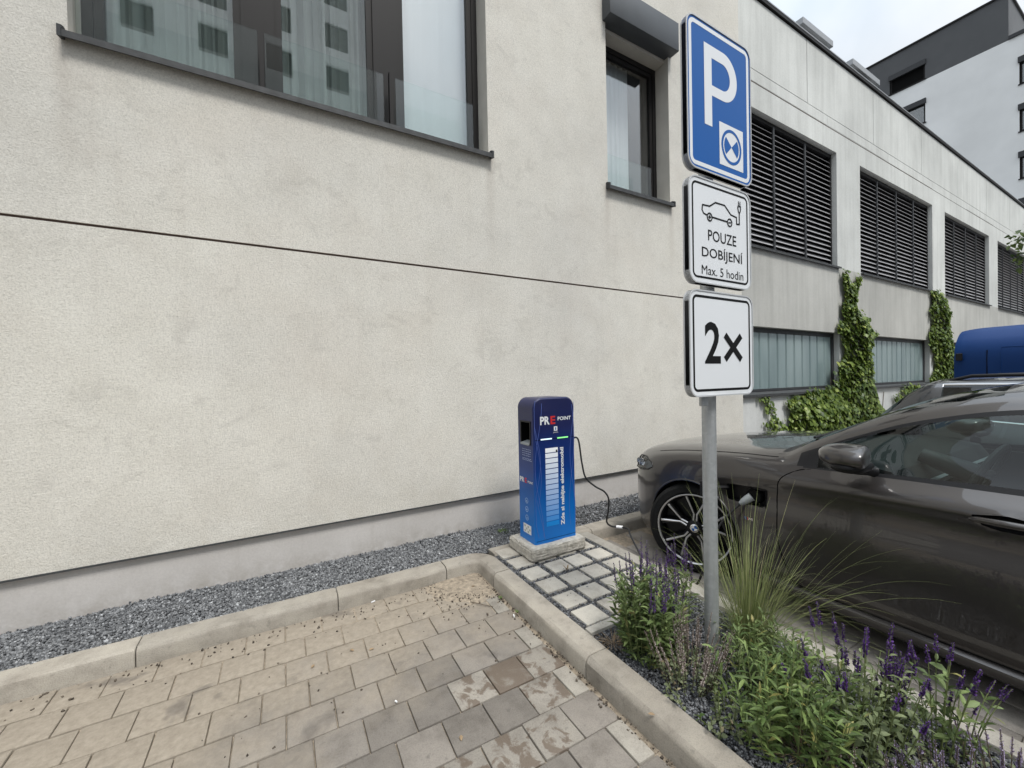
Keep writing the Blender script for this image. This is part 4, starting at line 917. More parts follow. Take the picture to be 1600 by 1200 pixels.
def sd_poly(P):
    P = np.array(P, float)
    def f(y, z):
        y = np.asarray(y, float); z = np.asarray(z, float); d = np.full(y.shape, 1e9); s_ = np.ones(y.shape); n = len(P)
        for i in range(n):
            a_, b = P[i], P[i-1]; ex, ez = b-a_; wx, wz = y-a_[0], z-a_[1]; t = np.clip((wx*ex+wz*ez)/(ex*ex+ez*ez), 0, 1)
            d = np.minimum(d, (wx-ex*t)**2+(wz-ez*t)**2)
            c1, c2, c3 = z >= a_[1], z < b[1], ex*wz > ez*wx
            s_ = np.where((c1 & c2 & c3) | (~c1 & ~c2 & ~c3), -s_, s_)
        return s_*np.sqrt(d)
    return f
def wheel(parent, x, y, z, rt, rr, sd, spokes=5, detail=True, steer=0.):
    """wheel with its outer face towards sd*x; parts: tyre, rim (spokes, hub cap)"""
    wd = .23; s_ = sd
    tp = [(rr-.012, -.5*wd), (rr+.012, -.5*wd), (rt-.022, -.49*wd), (rt-.004, -.40*wd), (rt, -.25*wd), (rt, .25*wd), (rt-.004, .40*wd), (rt-.022, .49*wd), (rr+.020, .505*wd), (rr+.006, .47*wd), (rr-.008, 0)]
    rim = MB().lathe([(rr-.004, -.10), (rr-.02, -.08), (rr-.03, .02*1), (rr-.03, .06), (rr-.014, .088), (rr+.003, .098), (rr+.003, .107), (rr-.011, .106), (rr-.02, .07)], (0, 0, 0), 'x', 56)
    wh = loc_mb(MB().lathe(tp, (0, 0, 0), 'x', 56), 'wheel', MT['rubber'], parent, 35); wh.location = (x-s_*wd/2, y, z); wh.scale = (s_, 1, 1); wh.rotation_euler = (0, 0, steer)
    rm = loc_mb(rim, 'rim', MT['rimblack'], wh, 30); loc_mb(MB().lathe([(rr-.006, .108), (rr-.004, .115), (rr+.003, .1195), (rr+.006, .119), (rr+.006, .10)], (0, 0, 0), 'x', 56), 'rim_lip', MT['rimsilver'], wh, 30)
    if not detail: return wh
    loc_mb(MB().lathe([(0, .02), (rr-.03, .02), (rr-.03, -.06), (0, -.06)], (0, 0, 0), 'x', 40), 'brake_disc', MT['rimblack'], wh)
    def bar(mb, a0, r0, a1, r1, w0, w1, h0, h1, dp=.03):
        p = np.array([r0*math.cos(a0), r0*math.sin(a0)]); q = np.array([r1*math.cos(a1), r1*math.sin(a1)]); t = (q-p)/np.linalg.norm(q-p); nn = np.array([-t[1], t[0]])
        vs = []
        for (c, w_, h) in ((p, w0, h0), (q, w1, h1)):
            for sgn in (-1, 1):
                u = c+nn*sgn*w_/2; vs += [(h, u[0], u[1]), (h-dp, u[0]+nn[0]*sgn*.006, u[1]+nn[1]*sgn*.006)]
        mb.add(vs, [(0, 4, 6, 2), (1, 3, 7, 5), (0, 1, 5, 4), (2, 6, 7, 3), (0, 2, 3, 1), (4, 5, 7, 6)])
    for k in range(spokes):
        th = R(90+360/spokes*k+4); bl = MB(); si = MB()
        bar(bl, th, .03, th, .105, .055, .045, .088, .084, .05)
        for g_ in (-1, 1):
            bar(bl, th+g_*R(2), .09, th+g_*R(19), rr-.016, .030, .034, .083, .091, .045)
            bar(si, th+g_*R(5.5), .105, th+g_*R(17), rr-.013, .006, .0085, .0865, .0965, .006)
            bar(si, th+g_*R(12), .058, th+g_*R(5.5), .108, .006, .007, .0905, .087, .006)
        loc_mb(bl, 'spoke', MT['rimblack'], wh); loc_mb(si, 'spoke_face', MT['rimsilver'], wh)
    loc_mb(MB().lathe([(0, .094), (.05, .094), (.06, .086), (.06, .02)], (0, 0, 0), 'x', 24), 'hub', MT['rimblack'], wh, 40)
    loc_mb(MB().lathe([(0, .0975), (.026, .0975), (.031, .095), (.031, .09)], (0, 0, 0), 'x', 24), 'hub_cap', MT['chrome'], wh, 40)
    for q0, mt in ((0, 'white'), (90, 'blue'), (180, 'white'), (270, 'blue')):
        qs = [(0, 0)]+arc(0, 0, .020, q0, q0+90, 6); loc_mb(MB().add([(.0985, a_, b) for a_, b in qs], [tuple(range(len(qs)))]), 'emblem', MT[mt], wh)
    for k in range(5):
        a_ = R(36+72*k+90); loc_mb(MB().lathe([(0, .09), (.008, .09), (.009, .08)], (0, .045*math.cos(a_), .045*math.sin(a_)), 'x', 8), 'wheel_bolt', MT['rimsilver'], wh)
    return wh
def liner(parent, sd, x_in, y, z, r, xo):
    mb = MB(); n = 28; vs = []
    for i in range(n+1):
        a_ = R(-25+230*i/n); vs += [(xo, y+r*math.cos(a_), z+r*math.sin(a_)), (x_in, y+r*math.cos(a_), z+r*math.sin(a_))]
    mb.add(vs, [(2*i, 2*i+2, 2*i+3, 2*i+1) for i in range(n)])
    mb.add([(x_in, y+r*math.cos(R(t)), z+r*math.sin(R(t))) for t in range(-25, 206, 10)], [tuple(range(24))])
    return loc_mb(mb, 'wheel_arch_liner', MT['black'], parent)

# ---- the brown-grey saloon plugged in at the charging point
YN, XC = 2.845, 3.565
CAR = thing('parked_car', 'brown grey saloon car plugged in with the charging cable', 'car', (XC, YN, 0))
def st(s, zb, xb, k2, k3, k4, k5, k6, k7, k8, zc): return (s, [(0, zb), (xb, zb), k2, k3, k4, k5, k6, k7, k8, (0, zc)])
STN = [
 st(.00, .27, .55, (.66, .29), (.74, .37), (.76, .48), (.755, .58), (.73, .645), (.66, .685), (.36, .705), .71),
 st(.035, .21, .62, (.76, .235), (.82, .35), (.835, .49), (.83, .62), (.80, .70), (.72, .745), (.40, .768), .775),
 st(.12, .175, .68, (.845, .20), (.885, .36), (.895, .53), (.885, .66), (.845, .755), (.755, .80), (.43, .828), .836),
 st(.30, .16, .72, (.88, .19), (.915, .37), (.926, .55), (.918, .71), (.872, .82), (.785, .856), (.45, .887), .896),
 st(.60, .155, .74, (.89, .185), (.92, .37), (.934, .56), (.928, .74), (.884, .868), (.80, .902), (.46, .935), .945),
 st(.90, .15, .74, (.89, .18), (.92, .37), (.934, .57), (.930, .765), (.886, .90), (.808, .932), (.46, .966), .976),
 st(1.25, .15, .74, (.885, .18), (.915, .37), (.927, .58), (.929, .785), (.880, .932), (.812, .960), (.46, .995), 1.005),
 st(1.46, .15, .74, (.88, .18), (.912, .37), (.924, .58), (.928, .795), (.874, .928), (.805, .972), (.46, 1.010), 1.022),
 st(1.60, .15, .74, (.88, .18), (.912, .37), (.923, .58), (.927, .80), (.866, .932), (.782, 1.045), (.45, 1.082), 1.095),
 st(1.80, .15, .74, (.88, .18), (.912, .37), (.922, .58), (.926, .81), (.860, .940), (.735, 1.155), (.43, 1.198), 1.212),
 st(2.10, .15, .74, (.88, .18), (.912, .37), (.922, .58), (.925, .82), (.855, .950), (.668, 1.290), (.41, 1.338), 1.352),
 st(2.40, .15, .74, (.88, .18), (.912, .37), (.922, .58), (.925, .825), (.851, .957), (.622, 1.365), (.40, 1.418), 1.432),
 st(2.75, .15, .74, (.88, .18), (.912, .37), (.922, .58), (.925, .83), (.847, .964), (.598, 1.392), (.39, 1.450), 1.465),
 st(3.20, .15, .74, (.88, .18), (.912, .37), (.924, .58), (.928, .84), (.842, .974), (.592, 1.388), (.39, 1.448), 1.463),
 st(3.70, .15, .74, (.88, .19), (.92, .37), (.932, .58), (.932, .85), (.836, .990), (.600, 1.320), (.40, 1.385), 1.400),
 st(4.10, .16, .74, (.88, .19), (.92, .37), (.932, .58), (.930, .86), (.828, 1.02), (.640, 1.205), (.42, 1.262), 1.275),
 st(4.45, .18, .72, (.87, .21), (.91, .38), (.922, .58), (.915, .86), (.805, 1.03), (.720, 1.085), (.44, 1.115), 1.125),
 st(4.80, .24, .68, (.84, .27), (.88, .42), (.890, .60), (.875, .85), (.77, 1.02), (.68, 1.065), (.42, 1.09), 1.095),
 st(4.93, .36, .60, (.78, .38), (.82, .48), (.825, .62), (.81, .80), (.72, .93), (.62, .96), (.40, .975), .98)]
def car_warp(s, X):
    r_ = np.abs(X)/.93
    front = .40*r_**3.4*np.clip(1-s/1.15, 0, 1)**1.6
    rear = -.22*r_**3*np.clip((s-4.2)/.73, 0, 1)**1.5
    bump = np.clip((s-1.15)/.35, 0, 1)*np.clip((2.9-s)/.9, 0, 1)
    return front+rear-.06*bump*np.clip(1-(np.abs(X)/.80)**2, 0, 1)
SEG = [2, 2, 5, 7, 7, 4, 5, 16, 6, 7]
def crease(q):
    s_, K = q; K = list(K); a_ = max(0, min(1, (s_-.95)/.5))*max(0, min(1, (4.6-s_)/.5)); (x4, z4), (x5, z5) = K[4], K[5]
    zc = z5+.035*a_; xn = (x4+(x5-x4)*.75)*(1-a_)+(min(x4, x5)-.012)*a_; zn = (z4+(z5-z4)*.75)*(1-a_)+(zc-.052)*a_
    K[5] = (x5+.003*a_, zc); K.insert(5, (xn, zn)); return (s_, K)
LF = Loft([crease(q) for q in STN], SEG, 190, car_warp, np.linspace(1.1, 1.5, 40))
jb, jr = int(LF.idx[7]), int(LF.idx[8]); HY, HZ = 1.972-YN, .337
for sd in (-1, 1):
    LF.hole(sd, sd_circle(HY, HZ, .372), (int(LF.idx[1]), jb)); LF.hole(sd, sd_circle(HY-2.975, HZ, .372), (int(LF.idx[1]), jb))
def to_l(p): return np.array(p)-np.array([XC, YN, 0])
pa, pb = to_l(onx(1135, 758, 2.64)), to_l(onx(1196, 803, 2.64))
port = (pb[1], .645, pa[1], .755)
LF.hole(-1, sd_rrect(*port, .022), (int(LF.idx[3]), jb))
hd = to_l(onx(1556, 818, 2.64)); hcy, hcz = hd[1]-.035, .842
hole_h = lambda y, z: (np.sqrt(((y-hcy)/.125)**2+((z-hcz)/.036)**2)-1)*.036
LF.hole(-1, hole_h, (int(LF.idx[3]), jb)); LF.hole(1, hole_h, (int(LF.idx[3]), jb))
# headlamp outline in (y,z)
HLP = [(-.18, .742), (-.24, .788), (-.36, .800), (-.485, .772), (-.50, .745), (-.44, .712), (-.30, .685), (-.20, .680)]
hl_sdf = sd_poly(HLP)
def rr_(sd, s, j, c): return j > jr
WS0, WS1 = 1.53, 2.36
def is_side_glass(sd, s, j, c): return (j > jb+.6) & (j < jr-4) & (s > 1.66) & (s < 4.02)
def is_front_glass(sd, s, j, c): return (j > jr+1) & (s > WS0) & (s < WS1)
def is_rear_glass(sd, s, j, c): return (j > jr+1) & (s > 3.42) & (s < 4.30)
def is_cowl(sd, s, j, c): return (j > jr+1) & (s > 1.44) & (s < WS0)
def is_pillar(sd, s, j, c): return is_side_glass(sd, s, j, c) & (((s > 2.72) & (s < 2.84)) | ((s > 3.62) & (s < 3.68)))
def is_rail(sd, s, j, c): return (((j > jb-.4) & (j <= jb+.6)) | ((j < jr-3) & (j >= jr-4))) & (s > 1.60) & (s < 4.08)
def is_tri(sd, s, j, c): return (j > jb+.6) & (j < jr-3) & (s > 1.56) & (s <= 1.66)
def is_lamp(sd, s, j, c): return (hl_sdf(c[..., 1], c[..., 2]) < 0) & (np.abs(c[..., 0]) > .45) & (s < .75) & (j < jr)
def body_sel(sd, s, j, c):
    return ~(is_side_glass(sd, s, j, c) | is_front_glass(sd, s, j, c) | is_rear_glass(sd, s, j, c) | is_cowl(sd, s, j, c) | is_rail(sd, s, j, c) | is_tri(sd, s, j, c) | is_lamp(sd, s, j, c))
body = LF.part('body', body_sel, MT['paint'], CAR)
front = LF.P[-1][0], LF.P[1][0]
cap = np.concatenate([front[0], front[1][::-1]]); loc_mb(MB().add([tuple(p+np.array([0, -.003, 0])) for p in cap], [tuple(range(len(cap)))]), 'front_bumper_face', MT['paint'], CAR)
rear_ = np.concatenate([LF.P[-1][-1], LF.P[1][-1][::-1]]); loc_mb(MB().add([tuple(p) for p in rear_], [tuple(range(len(rear_)))]), 'rear_face', MT['paint'], CAR)
for sx in (-1, 1): loc_mb(MB().bbox(sx*.25-.19, -.03, .42, sx*.25+.19, .02, .68, .03), 'grille', MT['plastic'], CAR, 30)
LF.part('windscreen', is_front_glass, MT['carglass'], CAR); LF.part('rear_window', is_rear_glass, MT['carglass'], CAR)
LF.part('cowl_panel', is_cowl, MT['plastic'], CAR)
for sd in (-1, 1):
    for s0, s1 in ((1.66, 2.72), (2.84, 3.62), (3.68, 4.02)):
        LF.part('side_window', lambda d, s, j, c: is_side_glass(d, s, j, c) & (d == sd) & (s > s0) & (s < s1), MT['carglass'], CAR)
    LF.part('window_trim', lambda d, s, j, c: (is_rail(d, s, j, c) | is_pillar(d, s, j, c) | is_tri(d, s, j, c)) & (d == sd), MT['plastic'], CAR)
    hl = LF.part('headlight', lambda d, s, j, c: is_lamp(d, s, j, c) & (d == sd), MT['clear'], CAR)
    inn = LF.part('reflector', lambda d, s, j, c: is_lamp(d, s, j, c) & (d == sd), MT['dashl'], hl)
    for v in inn.data.vertices: v.co.x *= .94; v.co.y -= .03
    for cy_, cz_, rr2 in ((-.30, .74, .030), (-.22, .735, .026)):
        xx = LF.at(sd, cy_-.02, cz_, 0, jr)*.965; loc_mb(MB().lathe([(0, .0), (rr2*.5, .004), (rr2, .014), (rr2*1.12, .016), (rr2*1.12, -.03)], (xx if sd > 0 else xx, cy_-.01, cz_), 'x', 24), 'projector', MT['chrome'], hl, 40)
    e_ = [(y_, z_) for y_, z_ in HLP]; pts = []
    for i in range(len(e_)):
        for t in (0, .5):
            q = (np.array(e_[i])*(1-t)+np.array(e_[(i+1) % len(e_)])*t); pts.append((LF.at(sd, q[0], q[1], 0, jr)*1.001, q[0], q[1]))
    loc_mb(MB().tube(pts+[pts[0]], .006, 6, False), 'headlight_seal', MT['plastic'], hl)
    # shut lines, following the shell
    def line(name, pts, r_=.0032):
        q = [(LF.at(sd, y_, z_, 0, jr)*1.0005, y_, z_) for y_, z_ in [tuple(p) for p in spline([(a_, b, 0) for a_, b in pts], 8)] for y_, z_ in [(y_, z_)]] if False else [(LF.at(sd, p[0], p[1], 0, jr), p[0], p[1]) for p in spline([(a_, b, 0) for a_, b in pts], 8)]
        loc_mb(MB().tube(q, r_, 5, False), name, MT['black'], CAR)
    d0 = 1.0
    q0 = to_l(onx(1262, 735, 2.66)); q1 = to_l(onx(1219, 750, 2.63)); q2 = to_l(onx(1212, 800, 2.63)); q3 = to_l(onx(1214, 850, 2.63))
    line('door_gap', [(q0[1], .930), (q0[1]+.06, .915), (q1[1], .858), (q2[1]+.004, .75), (q2[1], .62), (q3[1], .45), (q3[1]-.05, .30), (q3[1]-.16, .225), (-2.4, .225), (-2.70, .235)])
    line('door_gap', [(-2.76, .97), (-2.77, .7), (-2.75, .4), (-2.70, .235)]); line('door_gap', [(-2.76, .235), (-3.3, .26), (-3.55, .5), (-3.75, .8), (-3.72, .98)])
    pl = [LF.P[sd][i, jr-2] for i in range(LF.ns) if .36 < LF.s[i] < 1.44]; loc_mb(MB().tube(pl[::3], .0032, 5, False), 'bonnet_gap', MT['black'], CAR)
    # side skirt
    xs_ = [sd*.895]; sk = MB(); yv = np.linspace(-1.27, -3.48, 30); vs = []
    for y_ in yv:
        en = min(1, (abs(y_+1.27)+.03)/.12, (abs(y_+3.48)+.03)/.12)
        for (x_, z_) in ((.80, .150), (.902, .152), (.925, .172), (.923, .205), (.898, .222), (.86, .225)): vs.append((sd*(x_-(1-en)*.03), y_, z_))
    n = 6; sk.add(vs, [(i*n+j, i*n+(j+1) % n, (i+1)*n+(j+1) % n, (i+1)*n+j) for i in range(29) for j in range(n)]+[tuple(range(n)), tuple(range(29*n, 30*n))]); loc_mb(sk, 'side_skirt', MT['paint'], CAR, 30)
    # handles
    for hy in ((hcy, hcy-1.02) if sd < 0 else (hcy,)):
        xh = LF.at(sd, hcy, hcz+.05, 0, jb); bl = MB(); n = 14; vs = [(xh-sd*.045, hcy, hcz)]
        if hy == hcy:
            for k in range(3):
                for i in range(24):
                    a_ = 2*math.pi*i/24; f = (.5, .85, 1.03)[k]; yy, zz = hcy+.125*f*math.cos(a_), hcz+.036*f*math.sin(a_); dx = (.035, .015, 0)[k]
                    vs.append(((LF.at(sd, yy, zz, 0, jb) if k == 2 else xh)-sd*dx, yy, zz))
            fs = [(0, 1+i, 1+(i+1) % 24) for i in range(24)]+[(1+24*k+i, 1+24*(k+1)+i, 1+24*(k+1)+(i+1) % 24, 1+24*k+(i+1) % 24) for k in range(2) for i in range(24)]
            loc_mb(bl.add(vs, fs), 'handle_recess', MT['plastic'], CAR, True)
        xh = LF.at(sd, hy, hcz+.05, 0, jb)
        hb = MB().tube([(xh+sd*(.0), hy+.115, hcz-.004), (xh+sd*.018, hy+.085, hcz), (xh+sd*.030, hy+.02, hcz+.004), (xh+sd*.030, hy-.05, hcz+.006), (xh+sd*.018, hy-.10, hcz+.006), (xh, hy-.125, hcz+.004)], [.008, .013, .015, .015, .013, .008], 10); loc_mb(hb, 'door_handle', MT['paint'], CAR, True)
    liner(CAR, sd, sd*.62, HY, HZ, .372, sd*.918); liner(CAR, sd, sd*.62, HY-2.975, HZ, .372, sd*.918)
    for yy in (HY, HY-2.975): wheel(CAR, sd*(.905 if yy == HY else .922), yy+(.05 if yy == HY else 0), HZ, .337, .258, sd, steer=R(25) if yy == HY else 0)
    for yy in (HY, HY-2.975):   # lip round the arch
        q = [(LF.at(sd, yy+.374*math.cos(R(t)), HZ+.374*math.sin(R(t)), 0, jb)+sd*.001, yy+.374*math.cos(R(t)), HZ+.374*math.sin(R(t))) for t in range(-14, 195, 4)]
        loc_mb(MB().tube(q, .007, 6), 'arch_lip', MT['paint'], CAR, True)
    # mirror
    m0 = to_l(onx(1325, 714, 2.53)); mr = MB(); prof = [(0.105, .0), (.098, .06), (.07, .10), (.03, .125)]
    mx_, my, mz = sd*1.035, m0[1]-.012, m0[2]+.004
    bm = bmesh.new(); bmesh.ops.create_uvsphere(bm, u_segments=28, v_segments=18, radius=1)
    for v in bm.verts:
        x_, y_, z_ = v.co; sgn = lambda q, p: math.copysign(abs(q)**p, q)
        X_, Y_, Z_ = sgn(x_, .75)*.125, sgn(y_, .8)*.138, sgn(z_, .7)*.061
        if Y_ < -.05: Y_ = -.05-(abs(Y_)-.05)*.3
        Z_ *= 1-.28*max(0, (x_))*1; Y_ += -.03*x_; v.co = (sd*X_+mx_, Y_+my, Z_+mz+.0)
    capm = loc_mb(MB().bm(bm), 'mirror', MT['paint'], CAR, True)
    lowm = MB(); bm = bmesh.new(); bmesh.ops.create_uvsphere(bm, u_segments=24, v_segments=12, radius=1)
    for v in bm.verts:
        x_, y_, z_ = v.co; v.co = (mx_+sd*math.copysign(abs(x_)**.75, x_)*.118, my+math.copysign(abs(y_)**.8, y_)*.075-.004, mz-.045+z_*.036)
    loc_mb(MB().bm(bm), 'mirror_base', MT['plastic'], capm, True)
    loc_mb(MB().tube([(mx_+sd*.115, my-.02, mz-.018), (mx_+sd*.05, my+.075, mz-.02), (mx_-sd*.06, my+.088, mz-.02)], .004, 6), 'indicator_strip', MT['chrome'], capm)
    loc_mb(MB().tube([(mx_-sd*.03, my-.01, mz-.07), (mx_-sd*.13, my-.03, mz-.085), (sd*.88, my-.04, mz-.09)], [.026, .024, .03], 10), 'mirror_arm', MT['plastic'], capm, True)
    gq = [(mx_-sd*.08, mz-.036), (mx_+sd*.07, mz-.028), (mx_+sd*.07, mz+.022), (mx_-sd*.08, mz+.036)]; loc_mb(MB().add([(a_, my-.060-.24*abs(a_-mx_)*(1 if (a_-mx_)*sd > 0 else -1), b) for a_, b in gq], [(0, 1, 2, 3)]), 'mirror_glass', MT['chrome'], capm)
# charge port with plug
px = LF.at(-1, (port[0]+port[2])/2, .70, 0, jb)
t_ = MB(); h_ = (port[0], port[2], port[1], port[3]); reveals(t_, h_, 0, .06); t_.add([(h_[0], .06, h_[2]), (h_[1], .06, h_[2]), (h_[1], .06, h_[3]), (h_[0], .06, h_[3])], [(0, 1, 2, 3)])
t_.v = [(px-.008+p[1], p[0], p[2]) for p in t_.v]; cpb = loc_mb(t_, 'charge_port', MT['plastic'], CAR)
cyp = to_l(PORT)[1]
loc_mb(MB().lathe([(.0, .0), (.036, .0), (.046, -.012), (.05, .0), (.05, .05)], (px+.015, cyp-.02, .70), 'x', 24), 'charge_socket', MT['rubber'], cpb, 40)
fl = MB(); fl.bbox(px-.11, port[2]+.022, .65, px-.085, port[2]+.135, .755, .008); fl.tube([(px, port[2]-.01, .725), (px-.06, port[2]+.02, .725), (px-.09, port[2]+.06, .725)], .012, 8); loc_mb(fl, 'charge_flap', MT['plastic'], cpb, 30)
pw = to_l(PORT); a_, b = np.array([XC, YN, 0])+np.array([px-.01, cyp-.02, .70]), np.array([2.60, onx(1156, 787, 2.60)[1], onx(1156, 787, 2.60)[2]])
pm = MB().tube([a_, a_*.6+b*.4, a_*.25+b*.75, b], [.027, .025, .020, .012], 14); pm.build('plug_handle', MT['dashl'], CB, True)
# badge on the wing and the air outlet behind the arch
bd = to_l(onx(1169, 810, 2.64)); bx_ = LF.at(-1, bd[1], bd[2], 0, jb)-.0025
for k, cm in enumerate(((.05, .18, .5), (.02, .02, .12), (.5, .02, .03))):
    y_ = bd[1]+.022-k*.0075; loc_mb(MB().add([(bx_, y_, bd[2]+.009), (bx_, y_-.006, bd[2]+.009), (bx_, y_-.010, bd[2]-.009), (bx_, y_-.004, bd[2]-.009)], [(0, 1, 2, 3)]), 'badge_stripe', plain('badge_colour', cm, .3), CAR)
v, f = TXT[('M', .03)]; loc_mb(MB().add([(bx_, bd[1]-.004-p[0]*.026, bd[2]-.009+p[1]*.018) for p in v], f), 'badge_letter', MT['chrome'], CAR)
vp = [(-1.10, .50), (-1.135, .46), (-1.215, .30), (-1.20, .27), (-1.18, .30)]; loc_mb(MB().add([(LF.at(-1, y_, z_, 0, jb)-.002, y_, z_) for y_, z_ in vp], [tuple(range(5))]), 'air_outlet', MT['plastic'], CAR)
# bonnet-to-screen wipers
for k in (0, 1):
    q = []
    for t in np.linspace(0, 1, 8):
        xx = -.66+.55*k+t*.58; ss = 1.60-.03*t
        i = np.argmin(abs(LF.s-ss)); jj = jr+np.argmin(abs(abs(LF.P[-1][i, jr:, 0])-abs(xx))); p = LF.P[-1][i, jj]; q.append((math.copysign(abs(p[0]), xx), p[1], p[2]+.012))
    loc_mb(MB().tube(q, .008, 6), 'wiper', MT['plastic'], CAR)
# cabin
cb = MB(); cb.box(-.84, -4.1, .25, .84, -1.45, .30); loc_mb(cb, 'cabin_floor', MT['dash'], CAR)
for sx in (-1, 1): loc_mb(MB().box(sx*.80-.012, -4.0, .3, sx*.80+.012, -1.5, .93), 'door_card', MT['dash'], CAR)
dsh = MB(); dsh.prism([(-1.42, .55), (-1.42, .98), (-1.75, 1.0), (-1.98, .965), (-2.05, .86), (-1.95, .62)], lambda p, q, d: (d, p, q), -.78, .78); loc_mb(dsh, 'dashboard', MT['dash'], CAR, 30)
loc_mb(MB().prism([(-2.035, .86), (-2.05, .885), (-1.99, .90)], lambda p, q, d: (d, p, q), -.74, .74), 'dashboard_trim', MT['dashl'], CAR)
sw = MB(); c_ = Vector((-.37, -2.22, .93)); tl = Matrix.Rotation(R(24), 3, 'X')
sw.tube([c_+tl @ Vector((.185*math.cos(R(t)), 0, .185*math.sin(R(t)))) for t in range(0, 361, 12)], .016, 8, False)
for t in (0, 180, 270): sw.tube([c_+tl @ Vector((.05*math.cos(R(t)), .02, .05*math.sin(R(t)))), c_+tl @ Vector((.18*math.cos(R(t)), 0, .18*math.sin(R(t))))], .017, 6)
sw.tube([c_+tl @ Vector((0, .0, 0)), c_+tl @ Vector((0, .25, -.02))], [.06, .04], 14); loc_mb(sw, 'steering_wheel', MT['leather'], CAR, True)
for sx in (-.37, .37):
    for yb in (-2.55, -3.55):
        se = MB(); se.bbox(sx-.25, yb-.25, .45, sx+.25, yb+.30, .60, .05)
        q = MB().bbox(-.25, -.07, 0, .25, .07, .62, .05); rt_ = Matrix.Rotation(R(20), 3, 'X'); q.v = [tuple(rt_ @ Vector(p)+Vector((sx, yb-.25, .52))) for p in q.v]; se.add(q.v, q.f)
        q = MB().bbox(-.13, -.05, 0, .13, .05, .20, .045); q.v = [tuple(rt_ @ Vector(p)+Vector((sx, yb-.47, 1.13))) for p in q.v]; se.add(q.v, q.f); loc_mb(se, 'seat', MT['leather'], CAR, 40)
loc_mb(MB().bbox(-.12, -2.02, 1.27, .12, -1.97, 1.335, .015), 'interior_mirror', MT['plastic'], CAR, 30)

# ---- generic hatch and van shells
def simple_vehicle(name, label, cat, loc, stn, seg, warp, paint, glass, arch, wheels, rt, rr, rotz, ns=90):
    T = thing(name, label, cat, loc, None, rotz); L_ = Loft(stn, seg, ns, warp); jb_, jr_ = int(L_.idx[6]), int(L_.idx[7])
    for sd in (-1, 1):
        for wy in wheels: L_.hole(sd, sd_circle(wy, rt, arch), (int(L_.idx[1]), jb_))
    gsel = lambda d, s, j, c: np.any([((j > (jb_ if k == 'side' else jr_)+.4) & ((j < jr_-.4) if k == 'side' else (j > 0)) & (s > s0) & (s < s1)) for k, s0, s1 in glass], axis=0) if glass else np.zeros_like(s, bool)
    L_.part('body', lambda d, s, j, c: ~gsel(d, s, j, c), paint, T)
    for k, s0, s1 in glass:
        for sd in ((-1, 1) if k == 'side' else (0,)):
            L_.part('window', lambda d, s, j, c: ((j > (jb_ if k == 'side' else jr_)+.4) & ((j < jr_-.4) if k == 'side' else (j > 0)) & (s > s0) & (s < s1) & (sd in (0, d))), MT['privacy'], T)
    for i in (0, -1):
        cpp = np.concatenate([L_.P[-1][i], L_.P[1][i][::-1]]); loc_mb(MB().add([tuple(p) for p in cpp], [tuple(range(len(cpp)))]), 'end_panel', paint, T)
    for sd in (-1, 1):
        for wy in wheels:
            liner(T, sd, sd*.6, wy, rt, arch, sd*(stn[len(stn)//2][1][4][0]-.02)); wheel(T, sd*(stn[len(stn)//2][1][4][0]-.012), wy, rt, rt, rr, sd, 5, False)
    return T, L_
# dark estate in the next bay, tail towards the wall: local nose points to -Y (turned by pi)
WL = 4.7; XW = 6.22; YR = 1.97
WST = [
 st(.00, .30, .5, (.60, .32), (.70, .42), (.74, .52), (.72, .64), (.68, .72), (.60, .76), (.35, .78), .785),
 st(.15, .20, .7, (.84, .24), (.88, .38), (.89, .55), (.88, .72), (.83, .84), (.74, .89), (.42, .92), .93),
 st(.8, .18, .74, (.87, .22), (.91, .38), (.92, .58), (.915, .80), (.86, .95), (.77, .99), (.44, 1.02), 1.03),
 st(1.30, .18, .74, (.87, .22), (.91, .38), (.92, .58), (.915, .82), (.85, .98), (.77, 1.02), (.44, 1.06), 1.07),
 st(1.75, .18, .74, (.87, .22), (.91, .38), (.92, .58), (.915, .83), (.84, .99), (.68, 1.25), (.42, 1.30), 1.31),
 st(2.2, .18, .74, (.87, .22), (.91, .38), (.92, .58), (.915, .84), (.835, 1.0), (.635, 1.375), (.41, 1.43), 1.445),
 st(3.2, .18, .74, (.87, .22), (.91, .38), (.92, .58), (.92, .86), (.83, 1.03), (.645, 1.385), (.42, 1.44), 1.455),
 st(4.06, .19, .74, (.87, .22), (.91, .38), (.92, .60), (.92, .88), (.835, 1.07), (.665, 1.375), (.43, 1.42), 1.43),
 st(4.24, .20, .72, (.86, .24), (.905, .40), (.91, .62), (.905, .90), (.83, 1.06), (.70, 1.27), (.44, 1.33), 1.34),
 st(4.46, .24, .70, (.84, .28), (.885, .42), (.89, .63), (.88, .88), (.82, 1.0), (.745, 1.07), (.45, 1.12), 1.13),
 st(4.62, .30, .64, (.78, .34), (.83, .46), (.84, .62), (.83, .80), (.77, .90), (.70, .93), (.42, .95), .96)]
def wwarp(s, X): return .35*(np.abs(X)/.92)**3*np.clip(1-s/1.2, 0, 1)**1.5-.16*(np.abs(X)/.92)**3*np.clip((s-3.9)/.7, 0, 1)
WG, WLo = simple_vehicle('parked_estate_car', 'dark grey estate car parked tail first behind the saloon', 'car', (XW, YR-4.62, 0), WST, [2, 2, 4, 5, 6, 5, 8, 5, 6], wwarp, MT['wagon'],
   [('side', 1.65, 2.55), ('side', 2.63, 3.42), ('side', 3.48, 4.0), ('top', 1.42, 2.15), ('top', 4.14, 4.42)], .36, (-.85, -3.65), .33, .23, math.pi)
WG.scale = (1, 1, .985); jb_, jr_ = int(WLo.idx[6]), int(WLo.idx[7])
